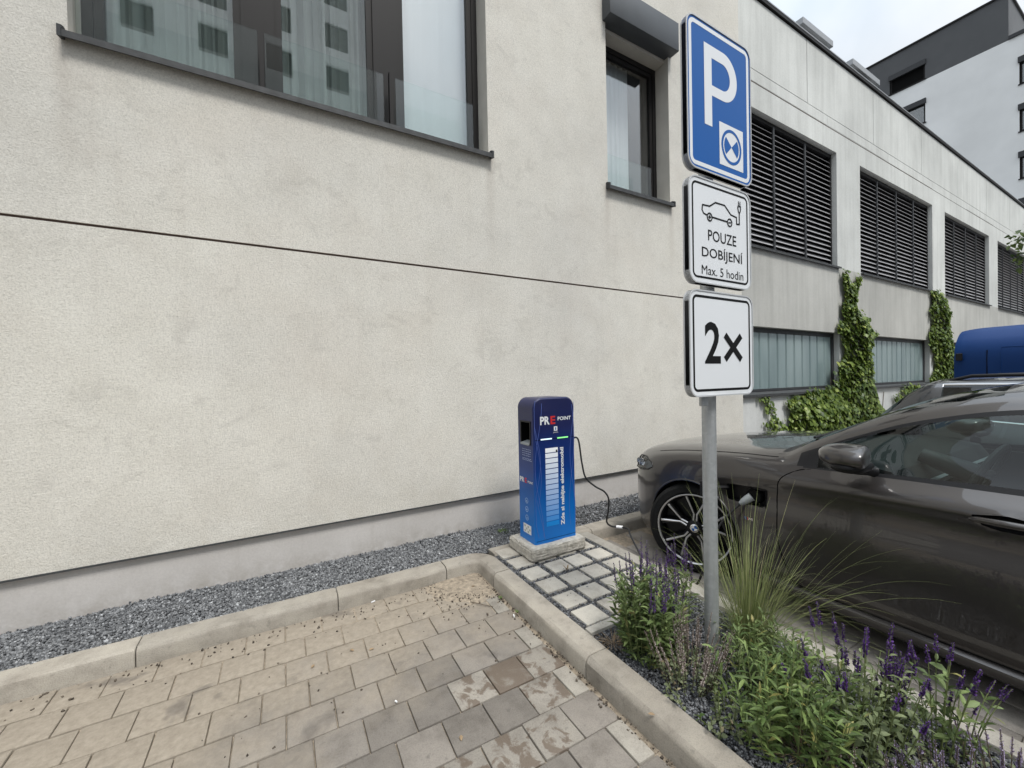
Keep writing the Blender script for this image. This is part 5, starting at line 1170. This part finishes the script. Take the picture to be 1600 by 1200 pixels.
for sd in (-1, 1):
    q = [WLo.P[sd][i, jb_] for i in range(WLo.ns) if 1.6 < WLo.s[i] < 4.02]; q2 = [WLo.P[sd][i, jr_] for i in range(WLo.ns) if 1.6 < WLo.s[i] < 4.02]
    loc_mb(MB().tube([tuple(p+np.array([sd*.002, 0, 0])) for p in q[::3]]+[tuple((q[-1]*(1-t)+q2[-1]*t)+np.array([sd*.004, 0, 0])) for t in (.3, .6, .9)]+[tuple(p) for p in q2[::-3]], .011, 6, False), 'chrome_surround', MT['chrome'], WG, True)
    rp = [WLo.P[sd][i, jr_+4]+np.array([0, 0, .035]) for i in range(WLo.ns) if 1.95 < WLo.s[i] < 4.04]; rp = [rp[0]-np.array([0, 0, .04])]+rp[2:-2:4]+[rp[-1]-np.array([0, 0, .04])]
    loc_mb(MB().tube([tuple(p) for p in rp], .016, 8), 'roof_rail', MT['plastic'], WG, True)
    tsel = lambda d, s, j, c: (d == sd) & (c[..., 2] > .80) & (c[..., 2] < .985) & (s > 4.28) & (j < jr_)
    o = WLo.part('tail_light', tsel, MT['red'], WG)
    for v in o.data.vertices: v.co.x += sd*.004; v.co.y -= .004
    for yy in (-2.59, -3.45): loc_mb(MB().tube([(WLo.at(sd, yy, z_, 0, jb_), yy, z_) for z_ in (1.0, .8, .5, .28)], .0035, 5, False), 'door_gap', MT['black'], WG)
    m_ = MB().bbox(sd*.98-.11, -1.72, .98, sd*.98+.11, -1.56, 1.12, .03); loc_mb(m_, 'mirror', MT['wagon'], WG, 30)
# blue panel van, also tail to the wall
VST = [
 st(.00, .35, .5, (.60, .36), (.74, .45), (.80, .58), (.80, .75), (.74, .86), (.66, .92), (.4, .95), .96),
 st(.12, .24, .7, (.84, .28), (.90, .42), (.92, .60), (.90, .82), (.85, .98), (.78, 1.05), (.44, 1.10), 1.11),
 st(.75, .22, .76, (.90, .26), (.945, .42), (.95, .62), (.945, .90), (.90, 1.08), (.84, 1.20), (.48, 1.26), 1.28),
 st(1.35, .22, .76, (.90, .26), (.945, .42), (.952, .64), (.948, .92), (.905, 1.12), (.77, 1.66), (.46, 1.80), 1.83),
 st(1.75, .22, .76, (.90, .26), (.945, .42), (.952, .64), (.948, .94), (.91, 1.14), (.80, 1.86), (.60, 2.00), 2.03),
 st(2.6, .22, .76, (.90, .26), (.945, .42), (.952, .64), (.95, .96), (.915, 1.15), (.83, 1.90), (.66, 2.03), 2.065),
 st(4.80, .24, .76, (.90, .27), (.945, .42), (.952, .64), (.95, .96), (.915, 1.15), (.825, 1.89), (.66, 2.02), 2.05),
 st(4.97, .26, .75, (.89, .29), (.94, .43), (.945, .64), (.943, .96), (.91, 1.15), (.82, 1.88), (.66, 2.005), 2.035),
 st(5.02, .36, .70, (.84, .38), (.89, .47), (.895, .64), (.92, .95), (.90, 1.145), (.812, 1.872), (.652, 1.995), 2.025)]
VN, VLo = simple_vehicle('blue_van', 'dark blue panel van parked beyond the estate car', 'van', (8.92, 1.86-5.05, 0), VST, [2, 2, 4, 5, 6, 5, 8, 6, 6], lambda s, X: .25*(np.abs(X)/.95)**3*np.clip(1-s/1.3, 0, 1)**1.5, MT['van'],
   [('side', 1.45, 2.05), ('top', .95, 1.5)], .37, (-.92, -4.02), .34, .21, math.pi)
jb_, jr_ = int(VLo.idx[6]), int(VLo.idx[7])
for sd in (-1, 1):
    o = VLo.part('tail_light', lambda d, s, j, c: (d == sd) & (c[..., 2] > .95) & (c[..., 2] < 1.34) & (s > 4.90) & (j < jr_), MT['red'], VN)
    for v in o.data.vertices: v.co.x += sd*.006; v.co.y -= .006
    for s0, s1, z0, z1 in ((2.2, 3.25, 1.2, 1.78), (3.4, 4.6, 1.2, 1.78)):
        ring_ = []
        for yy, zz in [(-s0, z0), (-s0, z1), (-s1, z1), (-s1, z0), (-s0, z0)]: ring_.append((VLo.at(sd, yy, zz, 0, jr_), yy, zz))
        P_ = []
        for p, q in zip(ring_[:-1], ring_[1:]):
            for t in np.linspace(0, 1, 8)[:-1]:
                yy, zz = p[1]+(q[1]-p[1])*t, p[2]+(q[2]-p[2])*t; P_.append((VLo.at(sd, yy, zz, 0, jr_)-sd*.001, yy, zz))
        loc_mb(MB().tube(P_+[P_[0]], .006, 6, False), 'panel_swage', MT['van'], VN, True)
    P_ = [(VLo.at(sd, yy, 1.86-.1, 0, jr_+4)+sd*.004, yy, 1.76) for yy in np.linspace(-2.1, -4.9, 12)]; 
    loc_mb(MB().tube([(VLo.at(sd, -4.72, z_, 0, jr_), -4.72, z_) for z_ in np.linspace(.3, 1.75, 14)], .005, 5, False), 'panel_gap', MT['black'], VN)
    loc_mb(MB().bbox(sd*.955-.02, -4.99, 1.62, sd*.955+.02, -4.93, 1.72, .008), 'hinge', MT['plastic'], VN)
    loc_mb(MB().bbox(sd*1.06-.12, -1.32, 1.12, sd*1.06+.12, -1.2, 1.42, .03), 'mirror', MT['plastic'], VN, 30)
loc_mb(MB().bbox(-.32, -3.5, 2.04, .32, -2.9, 2.15, .04), 'roof_vent', MT['flash'], VN, 30)

# ------------------------------------------------------------------ planting
def leaf_arrays(B, D, Nn, L_, W_, droop=.25, fold=.18, wide=.42):
    """folded leaf blades: B base, D direction, Nn normal (N,3); returns verts, quads"""
    D = D/np.linalg.norm(D, axis=1)[:, None]; Sd = np.cross(D, Nn); Sd /= np.linalg.norm(Sd, axis=1)[:, None]+1e-9; U = np.cross(Sd, D)
    L_, W_ = L_[:, None], W_[:, None]; dn = np.array([0, 0, -1.])
    mid = B+D*L_*wide+dn*L_*droop*.12; e = U*W_*fold
    tip = B+D*L_+dn*L_*droop; m2 = B+D*L_*.74+dn*L_*droop*.5
    V = np.stack([B, mid+Sd*W_*.5+e, mid, mid-Sd*W_*.5+e, m2+Sd*W_*.36+e*.8, m2, m2-Sd*W_*.36+e*.8, tip], 1)
    f = np.array([(0, 2, 1, 1), (0, 3, 2, 2), (1, 2, 5, 4), (2, 3, 6, 5), (4, 5, 7, 7), (5, 6, 7, 7)])
    N = len(B); F3 = (f[None]+8*np.arange(N)[:, None, None]).reshape(-1, 4)
    return V.reshape(-1, 3), F3
def quadtri(V, F4):
    tris = []
    a_ = F4[:, 2] == F4[:, 3]
    t1 = F4[a_][:, :3]; q = F4[~a_]; return V, np.concatenate([t1, q[:, [0, 1, 2]], q[:, [0, 2, 3]]])
def leaves_part(name, B, D, Nn, L_, W_, mat, parent, **k):
    V, F4 = leaf_arrays(np.array(B), np.array(D), np.array(Nn), np.array(L_), np.array(W_), **k); V, T = quadtri(V, F4)
    return tag(child_np(name, V, T, mat, parent, True), kind='stuff')
def depth(p): return float((np.asarray(p)-np.array([0, 0, EYE])) @ FW)
def px(base, n): return n*depth(base)/F_PX
def herb(name, label, cat, uv, nst, wpx, hpx, leaf, lmat, flower=None, group=None, lean=(0, 0), z0=.075, sp=.03, rad=.35, bare=.0, seed=0, hvar=.25, basew=.35):
    q = np.random.default_rng(seed+17); base = gp(*uv, z0); base[0] = min(max(base[0], 1.46), 2.25); hw, hh = px(base, wpx), px(base, hpx)
    T = thing(name, label, cat, base, group); B, D, Nn, LL, WW = [], [], [], [], []; stems = MB(); FB, FD, FN, FL, FW_ = [], [], [], [], []
    for i in range(nst):
        az = q.uniform(0, 2*math.pi); r0 = math.sqrt(q.uniform(0, 1)); o = np.array([math.cos(az), math.sin(az), 0])
        p0 = base+o*hw*basew*r0; h = hh*(1-hvar*q.uniform(0, 1))*(1-.25*r0*r0)*((1.08 if i % flower.get('every', 1) == 0 else .82) if flower else 1); end = base+o*hw*r0*rad/.35*1.0+np.array([lean[0]*h, lean[1]*h, h])
        c1 = p0+np.array([0, 0, h*.55])+o*hw*.25*r0; pts = []
        for t in np.linspace(0, 1, 9): pts.append((1-t)**2*p0+2*t*(1-t)*c1+t*t*end)
        pts = np.array(pts); stems.tube(pts, list(np.linspace(.0022, .0012, 9)), 4, False)
        top = 1.0 if not (flower and i % flower.get('every', 1) == 0) else 1-flower['len']
        nl = max(3, int(h*top/sp))
        for k in range(nl):
            t = bare+(top-bare)*(k+q.uniform(0, .6))/nl; t = min(t, .999); f = t*8; a0 = int(f); pc = pts[a0]+(pts[a0+1]-pts[a0])*(f-a0); tg = pts[a0+1]-pts[a0]; tg /= np.linalg.norm(tg)
            ang = q.uniform(0, 6.28)
            for sgn in (0, math.pi):
                a2 = ang+sgn+q.normal(0, .3); out_ = np.array([math.cos(a2), math.sin(a2), 0]); up = q.uniform(.25, .95)
                d = out_*(1-up*.45)+tg*up; sz = leaf[0]*(.55+.45*math.sin(math.pi*min(1, .15+t*.8)))*q.uniform(.65, 1.2)
                B.append(pc); D.append(d); Nn.append(tg+out_*-.2+q.normal(0, .25, 3)); LL.append(sz); WW.append(sz*leaf[1]*q.uniform(.8, 1.2))
        if flower and i % flower.get('every', 1) == 0:
            nf = int(flower['n']); 
            for k in range(nf):
                t = top+(1-top)*(k/nf); f = min(t, .999)*8; a0 = int(f); pc = pts[a0]+(pts[a0+1]-pts[a0])*(f-a0); tg = pts[a0+1]-pts[a0]; tg /= np.linalg.norm(tg)
                a2 = q.uniform(0, 6.28); out_ = np.array([math.cos(a2), math.sin(a2), 0]); tap = 1-.55*(k/nf)
                FB.append(pc+out_*.001); FD.append(out_+tg*.9+q.normal(0, .2, 3)); FN.append(tg+q.normal(0, .3, 3)); s_ = flower['size']*tap*q.uniform(.7, 1.3); FL.append(s_); FW_.append(s_*.75)
    tag(stems.build('stems', MT[flower['stem']] if flower and 'stem' in flower else MT['stem'], T), kind='stuff')
    leaves_part('foliage', B, D, Nn, LL, WW, MT[lmat], T)
    if FB: leaves_part('flower_spikes', FB, FD, FN, FL, FW_, MT[flower['mat']], T, droop=.0)
    return T
SAL = dict(len=.30, n=75, size=.0115, mat='purple', every=2, stem='stem')
herb('salvia_plant', 'leafy salvia with dark purple spikes beside the paved island edging', 'plant', (1012, 1022), 66, 62, 172, (.072, .20), 'salvia', dict(SAL, len=.27, n=66, size=.0105), sp=.022, seed=1, rad=.33, basew=.6)
herb('salvia_plant', 'slim salvia with purple spikes between the leafy salvia and the post', 'plant', (1062, 975), 22, 34, 135, (.055, .22), 'salvia', dict(SAL, every=1, n=60, size=.0115), sp=.028, seed=2, rad=.33, basew=.6)
herb('catmint_plant', 'grey green catmint with faded lilac flowers left of the post foot', 'plant', (1075, 1062), 70, 66, 112, (.022, .6), 'catmint', dict(len=.5, n=46, size=.009, mat='calyx', every=1, stem='bark'), sp=.024, seed=3, rad=.38, basew=.6, hvar=.45)
herb('low_herb', 'low yellowish green herb spreading over the dark bed gravel', 'plant', (1130, 1098), 44, 84, 62, (.030, .5), 'catmint', None, sp=.020, seed=4, rad=.36, basew=.85, hvar=.6)
herb('leafy_plant', 'bushy bright green plant with lance leaves in front of the post', 'plant', (1222, 1150), 60, 102, 152, (.076, .17), 'mid', None, sp=.026, seed=5, rad=.37, basew=.7, hvar=.35)
herb('leafy_plant', 'compact green lance-leaved plant right beneath the tall grass', 'plant', (1190, 1062), 46, 66, 108, (.062, .21), 'salvia', None, sp=.026, seed=6, rad=.36, basew=.7, hvar=.4)
herb('salvia_plant', 'open salvia with many violet spikes right of the bushy lance-leaved plant', 'plant', (1335, 1172), 58, 96, 205, (.046, .34), 'dull', dict(SAL, every=2, len=.21, n=80, size=.0115), sp=.036, seed=7, rad=.38, basew=.6, hvar=.4)
herb('salvia_plant', 'salvia with the thickest violet spikes in the planting bed', 'plant', (1398, 1175), 9, 26, 165, (.050, .34), 'dull', dict(SAL, every=1, len=.40, n=150, size=.0105), sp=.036, seed=8, rad=.3, basew=.5)
herb('salvia_plant', 'sparse salvia with a few upright violet spikes near the bed edging', 'plant', (1462, 1188), 9, 56, 190, (.062, .34), 'salvia', dict(SAL, every=1, len=.17, n=62, size=.0115), sp=.055, seed=9, rad=.36, basew=.3, hvar=.35)
herb('salvia_plant', 'sparse salvia leaning towards the car with small violet tips', 'plant', (1508, 1190), 7, 50, 140, (.050, .34), 'salvia', dict(SAL, every=1, len=.17, n=52, size=.009), sp=.055, seed=10, rad=.36, basew=.3, lean=(.25, -.12), hvar=.35)
herb('catmint_plant', 'lilac flowering catmint at the open end of the planting bed', 'plant', (1480, 1236), 52, 88, 78, (.024, .6), 'catmint', dict(len=.5, n=40, size=.0085, mat='lilac', every=1, stem='bark'), sp=.024, seed=11, rad=.38, basew=.8, hvar=.5)
herb('catmint_plant', 'lilac flowering catmint overhanging the bed edging stone', 'plant', (1575, 1236), 34, 68, 90, (.024, .6), 'catmint', dict(len=.5, n=40, size=.0085, mat='lilac', every=1, stem='bark'), sp=.024, seed=12, rad=.38, basew=.7, hvar=.5)
herb('catmint_plant', 'pale catmint creeping over the gravel below the violet salvias', 'plant', (1335, 1228), 60, 96, 66, (.022, .6), 'catmint', dict(len=.5, n=26, size=.0085, mat='calyx', every=2, stem='bark'), sp=.022, seed=13, rad=.38, basew=.8, hvar=.5)
herb('low_herb', 'low green herb between the catmint and the bushy lance-leaved plant', 'plant', (1160, 1132), 34, 70, 52, (.030, .5), 'mid', None, sp=.022, seed=14, rad=.36, basew=.8, hvar=.6)
# feather grass
gb = gp(1172, 1010, .08); q = np.random.default_rng(5)
G = thing('ornamental_grass', 'tall tuft of arching feathery grass behind the sign post', 'grass', gb)
V, Fq = [], []
def blade(p0, d, ln, w0, grav, nseg=10):
    side = np.cross(d, [0, 0, 1]); side = side/(np.linalg.norm(side)+1e-6); p = np.array(p0, float); v = d/np.linalg.norm(d); b0 = len(V)
    for k in range(nseg+1):
        ww = w0*(1-(k/nseg)**2*.85); V.append(p-side*ww/2); V.append(p+side*ww/2); p = p+v*ln/nseg; v = v+np.array([0, 0, -grav/nseg*(k/nseg)]); v /= np.linalg.norm(v)
    Fq.extend([(b0+2*k, b0+2*k+1, b0+2*k+3, b0+2*k+2) for k in range(nseg)])
for i in range(460):
    az = q.uniform(0, 2*math.pi); r0 = q.uniform(0, .07); o = np.array([math.cos(az), math.sin(az), 0]); tilt = abs(q.normal(.34, .28))
    d = o*math.sin(tilt)+np.array([.10, -.02, math.cos(tilt)]); blade(gb+o*r0, d, q.uniform(.26, .66), q.uniform(.0018, .0034), q.uniform(.8, 6.0))
for i in range(70):
    az = q.uniform(0, 2*math.pi); o = np.array([math.cos(az), math.sin(az), 0]); tilt = abs(q.normal(.34, .24)); d = o*math.sin(tilt)+np.array([.14, -.04, math.cos(tilt)])
    blade(gb+o*.04, d, q.uniform(.58, .90), .0032, q.uniform(.8, 3.4), 14)
tag(child_np('blades', V, Fq, MT['grass'], G), kind='stuff')
# dry needles, weeds, litter
def tuft(name, label, cat, base, n, ln, mat, spread, w0=.0018):
    global V, Fq
    V, Fq = [], []; T = thing(name, label, cat, base)
    for i in range(n):
        az = q.uniform(0, 6.28); o = np.array([math.cos(az), math.sin(az), 0]); d = o*q.uniform(.6, 1)+np.array([0, 0, q.uniform(.05, .5)]); blade(base+o*q.uniform(0, spread)+np.array([0, 0, .004]), d, ln*q.uniform(.5, 1.2), w0, 1.2, 5)
    tag(child_np('blades', V, Fq, MT[mat], T), kind='stuff'); return T
tuft('dry_clippings', 'rust brown dry clippings on the gravel beside the leafy salvia', 'clippings', gp(958, 1005, .088), 90, .07, 'straw', .05)
tuft('dry_clippings', 'straw coloured dry stalks on the gravel below the bushy lance-leaved plant', 'clippings', gp(1255, 1178, .095), 90, .11, 'straw', .09)
tuft('weed', 'small green weed in the gravel strip left of the charging point', 'weed', gp(786, 832, .10), 60, .055, 'mid', .03, .005)
def sprig(name, label, base, n, ln, wd, mat):
    T = thing(name, label, 'weed', base); B, D, Nn, LL, WW = [], [], [], [], []
    for i in range(n):
        az = 6.28*i/n+.6; o = np.array([math.cos(az)*.6, math.sin(az)*.6, 1.0]); B.append(base); D.append(o); Nn.append(np.array([math.cos(az), math.sin(az), -.5])); LL.append(ln*q.uniform(.7, 1.1)); WW.append(wd)
    leaves_part('leaves', B, D, Nn, LL, WW, MT[mat], T)
sprig('weed', 'tiny brownish weed sprouting between the island pavers', gp(886, 891, .1), 4, .055, .012, 'dry')
sprig('weed', 'small light green weed at the kerb foot beside the sand heap', gp(782, 936, .004), 5, .03, .016, 'salvia'); sprig('weed', 'small green weed at the kerb foot near a cigarette end', gp(808, 958, .004), 5, .03, .014, 'salvia')
# crumbs of grit swept into the corner
P = np.concatenate([np.stack([np.clip(rng.normal(1.05, .16, 260), .6, 1.27), np.clip(rng.normal(2.66, .15, 260), 2.2, 2.85), np.full(260, .006)], 1), np.stack([rng.uniform(-1.4, 1.2, 160), 2.85-np.abs(rng.normal(0, .10, 160)), np.full(160, .004)], 1), np.stack([rng.uniform(-.4, 1.2, 60), rng.uniform(1.9, 2.8, 60), np.full(60, .003)], 1), np.stack([1.275-np.abs(rng.normal(0, .022, 230)), rng.uniform(.6, 2.7, 230), np.full(230, .003)], 1)])
cm = m_gravel('grit', (.035, .028, .022), (.16, .13, .10)); tag(pebbles('grit', P, rng.uniform(.003, .010, len(P)), cm, None, .6), 'dark grit and crumbs swept against the kerb', 'grit', None, 'stuff')
for uv, ang, lb in (((583, 940), .3, 'white cigarette end on the pavers along the wall kerb'), ((803, 962), 1.2, 'white cigarette end beside the planting bed kerb'), ((619, 1096), 2.0, 'tiny white cigarette end in the middle of the paved bay')):
    p = gp(*uv, .006); d = np.array([math.cos(ang), math.sin(ang), 0])*(.014 if uv[1] < 1000 else .006); t = thing('cigarette_end', lb, 'cigarette end', p); MB().tube([p-d, p+d], .004, 8).build('filter', MT['tagw'], t)
LV = ['small dry brown leaf on a paver in the middle of the bay', 'small dry brown leaf near an oil spot on the pavers', 'small dry brown leaf close beside another leaf on the pavers', 'small dry brown leaf on the sand heap in the kerb corner', 'small dry brown leaf on a paver close to the wet pavers', 'small dry brown leaf on top of the planting bed kerb']
for i, (uv, zz) in enumerate((((576, 1016), .003), ((487, 1044), .003), ((553, 1017), .003), ((742, 915), .012), ((720, 1148), .003), ((1012, 1115), .105))):
    p = gp(*uv, zz); t = thing('fallen_leaf', LV[i], 'leaf', p, 'fallen leaves on the paving'); an = 1.1*i
    leaves_part('blade', [p], [np.array([math.cos(an), math.sin(an), .05])], [np.array([0, 0, 1.])], [.03], [.016], MT['dry'], t, droop=.05)
MB().tube(spline([gp(735, 940, .006), gp(752, 944, .008), gp(770, 948, .005)], 4), .0025, 5).build('twig', MT['bark']); tag(bpy.data.objects['twig'], 'thin dry twig lying in the sandy kerb corner', 'twig')
p = gp(1268, 1142, .10); t = thing('fallen_leaf', 'curled pale dry leaf caught below the bushy lance-leaved plant', 'leaf', p)
leaves_part('blade', [p, p], [np.array([.5, -.6, .25]), np.array([.7, .3, .3])], [np.array([.2, .3, 1.])]*2, [.10, .06], [.035, .03], MT['straw'], t, droop=.1)

# ivy on the concrete wall
def inside(P, x, y):
    c = False; n = len(P)
    for i in range(n):
        (x1, y1), (x2, y2) = P[i], P[i-1]
        if (y1 > y) != (y2 > y) and x < (x2-x1)*(y-y1)/(y2-y1)+x1: c = not c
    return c
def ivy(label, poly, n, size, thick, stems, seed):
    q = np.random.default_rng(seed); W = [ony(u, v, CYF-.02) for u, v in poly]; P2 = [(w_[0], w_[2]) for w_ in W]; xs_, zs_ = zip(*P2); cx_ = sum(xs_)/len(xs_)
    T = thing('climbing_ivy', label, 'ivy', (cx_, CYF-.03, .1), 'ivy climbing the concrete wall'); B, D, Nn, LL, WW = [], [], [], [], []
    ps = sd_poly(P2)
    while len(B) < n:
        x, z = q.uniform(min(xs_)-.1, max(xs_)+.1), q.uniform(min(zs_)-.1, max(zs_)+.1); d_ = float(ps(np.array(x), np.array(z)))
        if d_ > 0 and q.uniform() > math.exp(-d_/.022): continue
        if z < .1: continue
        dp = thick*min(1, max(.12, -d_/.35)); y_ = CYF-.015-dp*q.uniform(.35, 1)**.7
        B.append((x, y_, z)); D.append(np.array([q.normal(0, .45), -q.uniform(.15, .55), -q.uniform(.35, 1)])); Nn.append(np.array([q.normal(0, .35), -1, q.uniform(.1, .9)])); s_ = size*q.uniform(.55, 1.25); LL.append(s_); WW.append(s_*q.uniform(.75, 1.05))
    leaves_part('foliage', B, D, Nn, LL, WW, MT['ivy'], T, droop=.12, fold=.12)
    sm = MB()
    for pts in stems: sm.tube(spline([ony(u, v, CYF-.012) for u, v in pts], 6), .006, 5, False)
    tag(sm.build('stems', MT['bark'], T), kind='stuff'); return T
ivy('largest ivy climbing the column between the first two channel-glass windows', [(1314, 428), (1320, 424), (1326, 452), (1337, 432), (1341, 434), (1334, 458), (1332, 475), (1340, 488), (1352, 500), (1355, 512), (1364, 520), (1352, 530), (1351, 560), (1354, 590), (1361, 618), (1378, 640), (1388, 655), (1396, 700), (1390, 760), (1225, 760), (1232, 690), (1232, 660), (1236, 640), (1228, 625), (1246, 620), (1262, 612), (1300, 606), (1308, 590), (1307, 568), (1318, 552), (1316, 530), (1306, 510), (1318, 500), (1313, 478), (1321, 462), (1317, 448)], 9500, .080, .24,
    [[(1310, 690), (1325, 600), (1330, 500), (1326, 455), (1317, 425)], [(1330, 480), (1338, 435)], [(1298, 640), (1298, 590)], [(1378, 690), (1379, 640), (1381, 612)]], 1)
ivy('thin ivy sprig left of the largest ivy on the wall base', [(1190, 622), (1200, 619), (1208, 635), (1213, 655), (1228, 664), (1236, 690), (1232, 740), (1212, 740), (1210, 675), (1194, 662), (1208, 656), (1199, 640)], 330, .070, .05, [[(1222, 700), (1214, 670), (1205, 645), (1196, 622)]], 2)
ivy('narrow ivy climbing the column between the second and third channel-glass windows', [(1454, 456), (1464, 455), (1476, 468), (1479, 490), (1477, 508), (1483, 540), (1488, 575), (1493, 590), (1488, 604), (1448, 604), (1452, 590), (1461, 575), (1458, 548), (1450, 535), (1451, 520), (1457, 505), (1452, 482), (1457, 470)], 3000, .090, .16, [[(1470, 600), (1468, 520), (1460, 456)]], 3)
ivy('small ivy patch just below the second channel-glass sill', [(1410, 601), (1434, 600), (1436, 620), (1425, 660), (1410, 640), (1396, 622), (1404, 616)], 450, .085, .10, [[(1415, 660), (1420, 605)]], 4)

# young street tree whose lowest twigs reach into view
TB = np.array([11.6, .25, 0.]); T = thing('street_tree', 'young broadleaf tree whose twigs reach in front of the louvres', 'tree', TB)
tk = MB(); tk.tube([(11.6, .25, -.05), (11.58, .27, 1.2), (11.62, .25, 2.4), (11.6, .3, 4.4)], [.09, .075, .06, .02], 10); tips = []
for i in range(16):
    a_ = 2.4*i; z0 = 2.3+.13*i; e_ = np.array([11.6+1.15*math.cos(a_), .25+1.15*math.sin(a_), z0+.7]); 
    if e_[1] > 1.3: e_[1] = 1.3
    pts = [(11.6, .27, z0), tuple(np.array([11.6, .27, z0])*.5+e_*.5+np.array([0, 0, .12])), tuple(e_)]; tk.tube(spline(pts, 4), list(np.linspace(.025, .006, 9)), 6, False)
    tips += [np.array(p) for p in spline(pts, 5)[3:]]
e1, e2 = onx(1586, 374, 11.5), onx(1588, 408, 11.5)
for e_ in (e1, e2):
    pts = [(11.6, .27, 3.3), tuple(np.array([11.6, .27, 3.3])*.4+e_*.6+np.array([0, -.2, .25])), tuple(e_)]; tk.tube(spline(pts, 5), list(np.linspace(.016, .004, 11)), 5, False); tips += [np.array(p) for p in spline(pts, 7)[8:]]*2
tk.build('trunk', MT['bark'], T, True); B, D, Nn, LL, WW = [], [], [], [], []
for p in tips:
    for k in range(9):
        B.append(p+rng.normal(0, .10, 3)*np.array([1, .5, .8])); D.append(rng.normal(0, 1, 3)+np.array([0, 0, -.3])); Nn.append(rng.normal(0, .5, 3)+np.array([0, 0, 1])); s_ = rng.uniform(.07, .12); LL.append(s_); WW.append(s_*.62)
leaves_part('crown', B, D, Nn, LL, WW, MT['tree'], T)
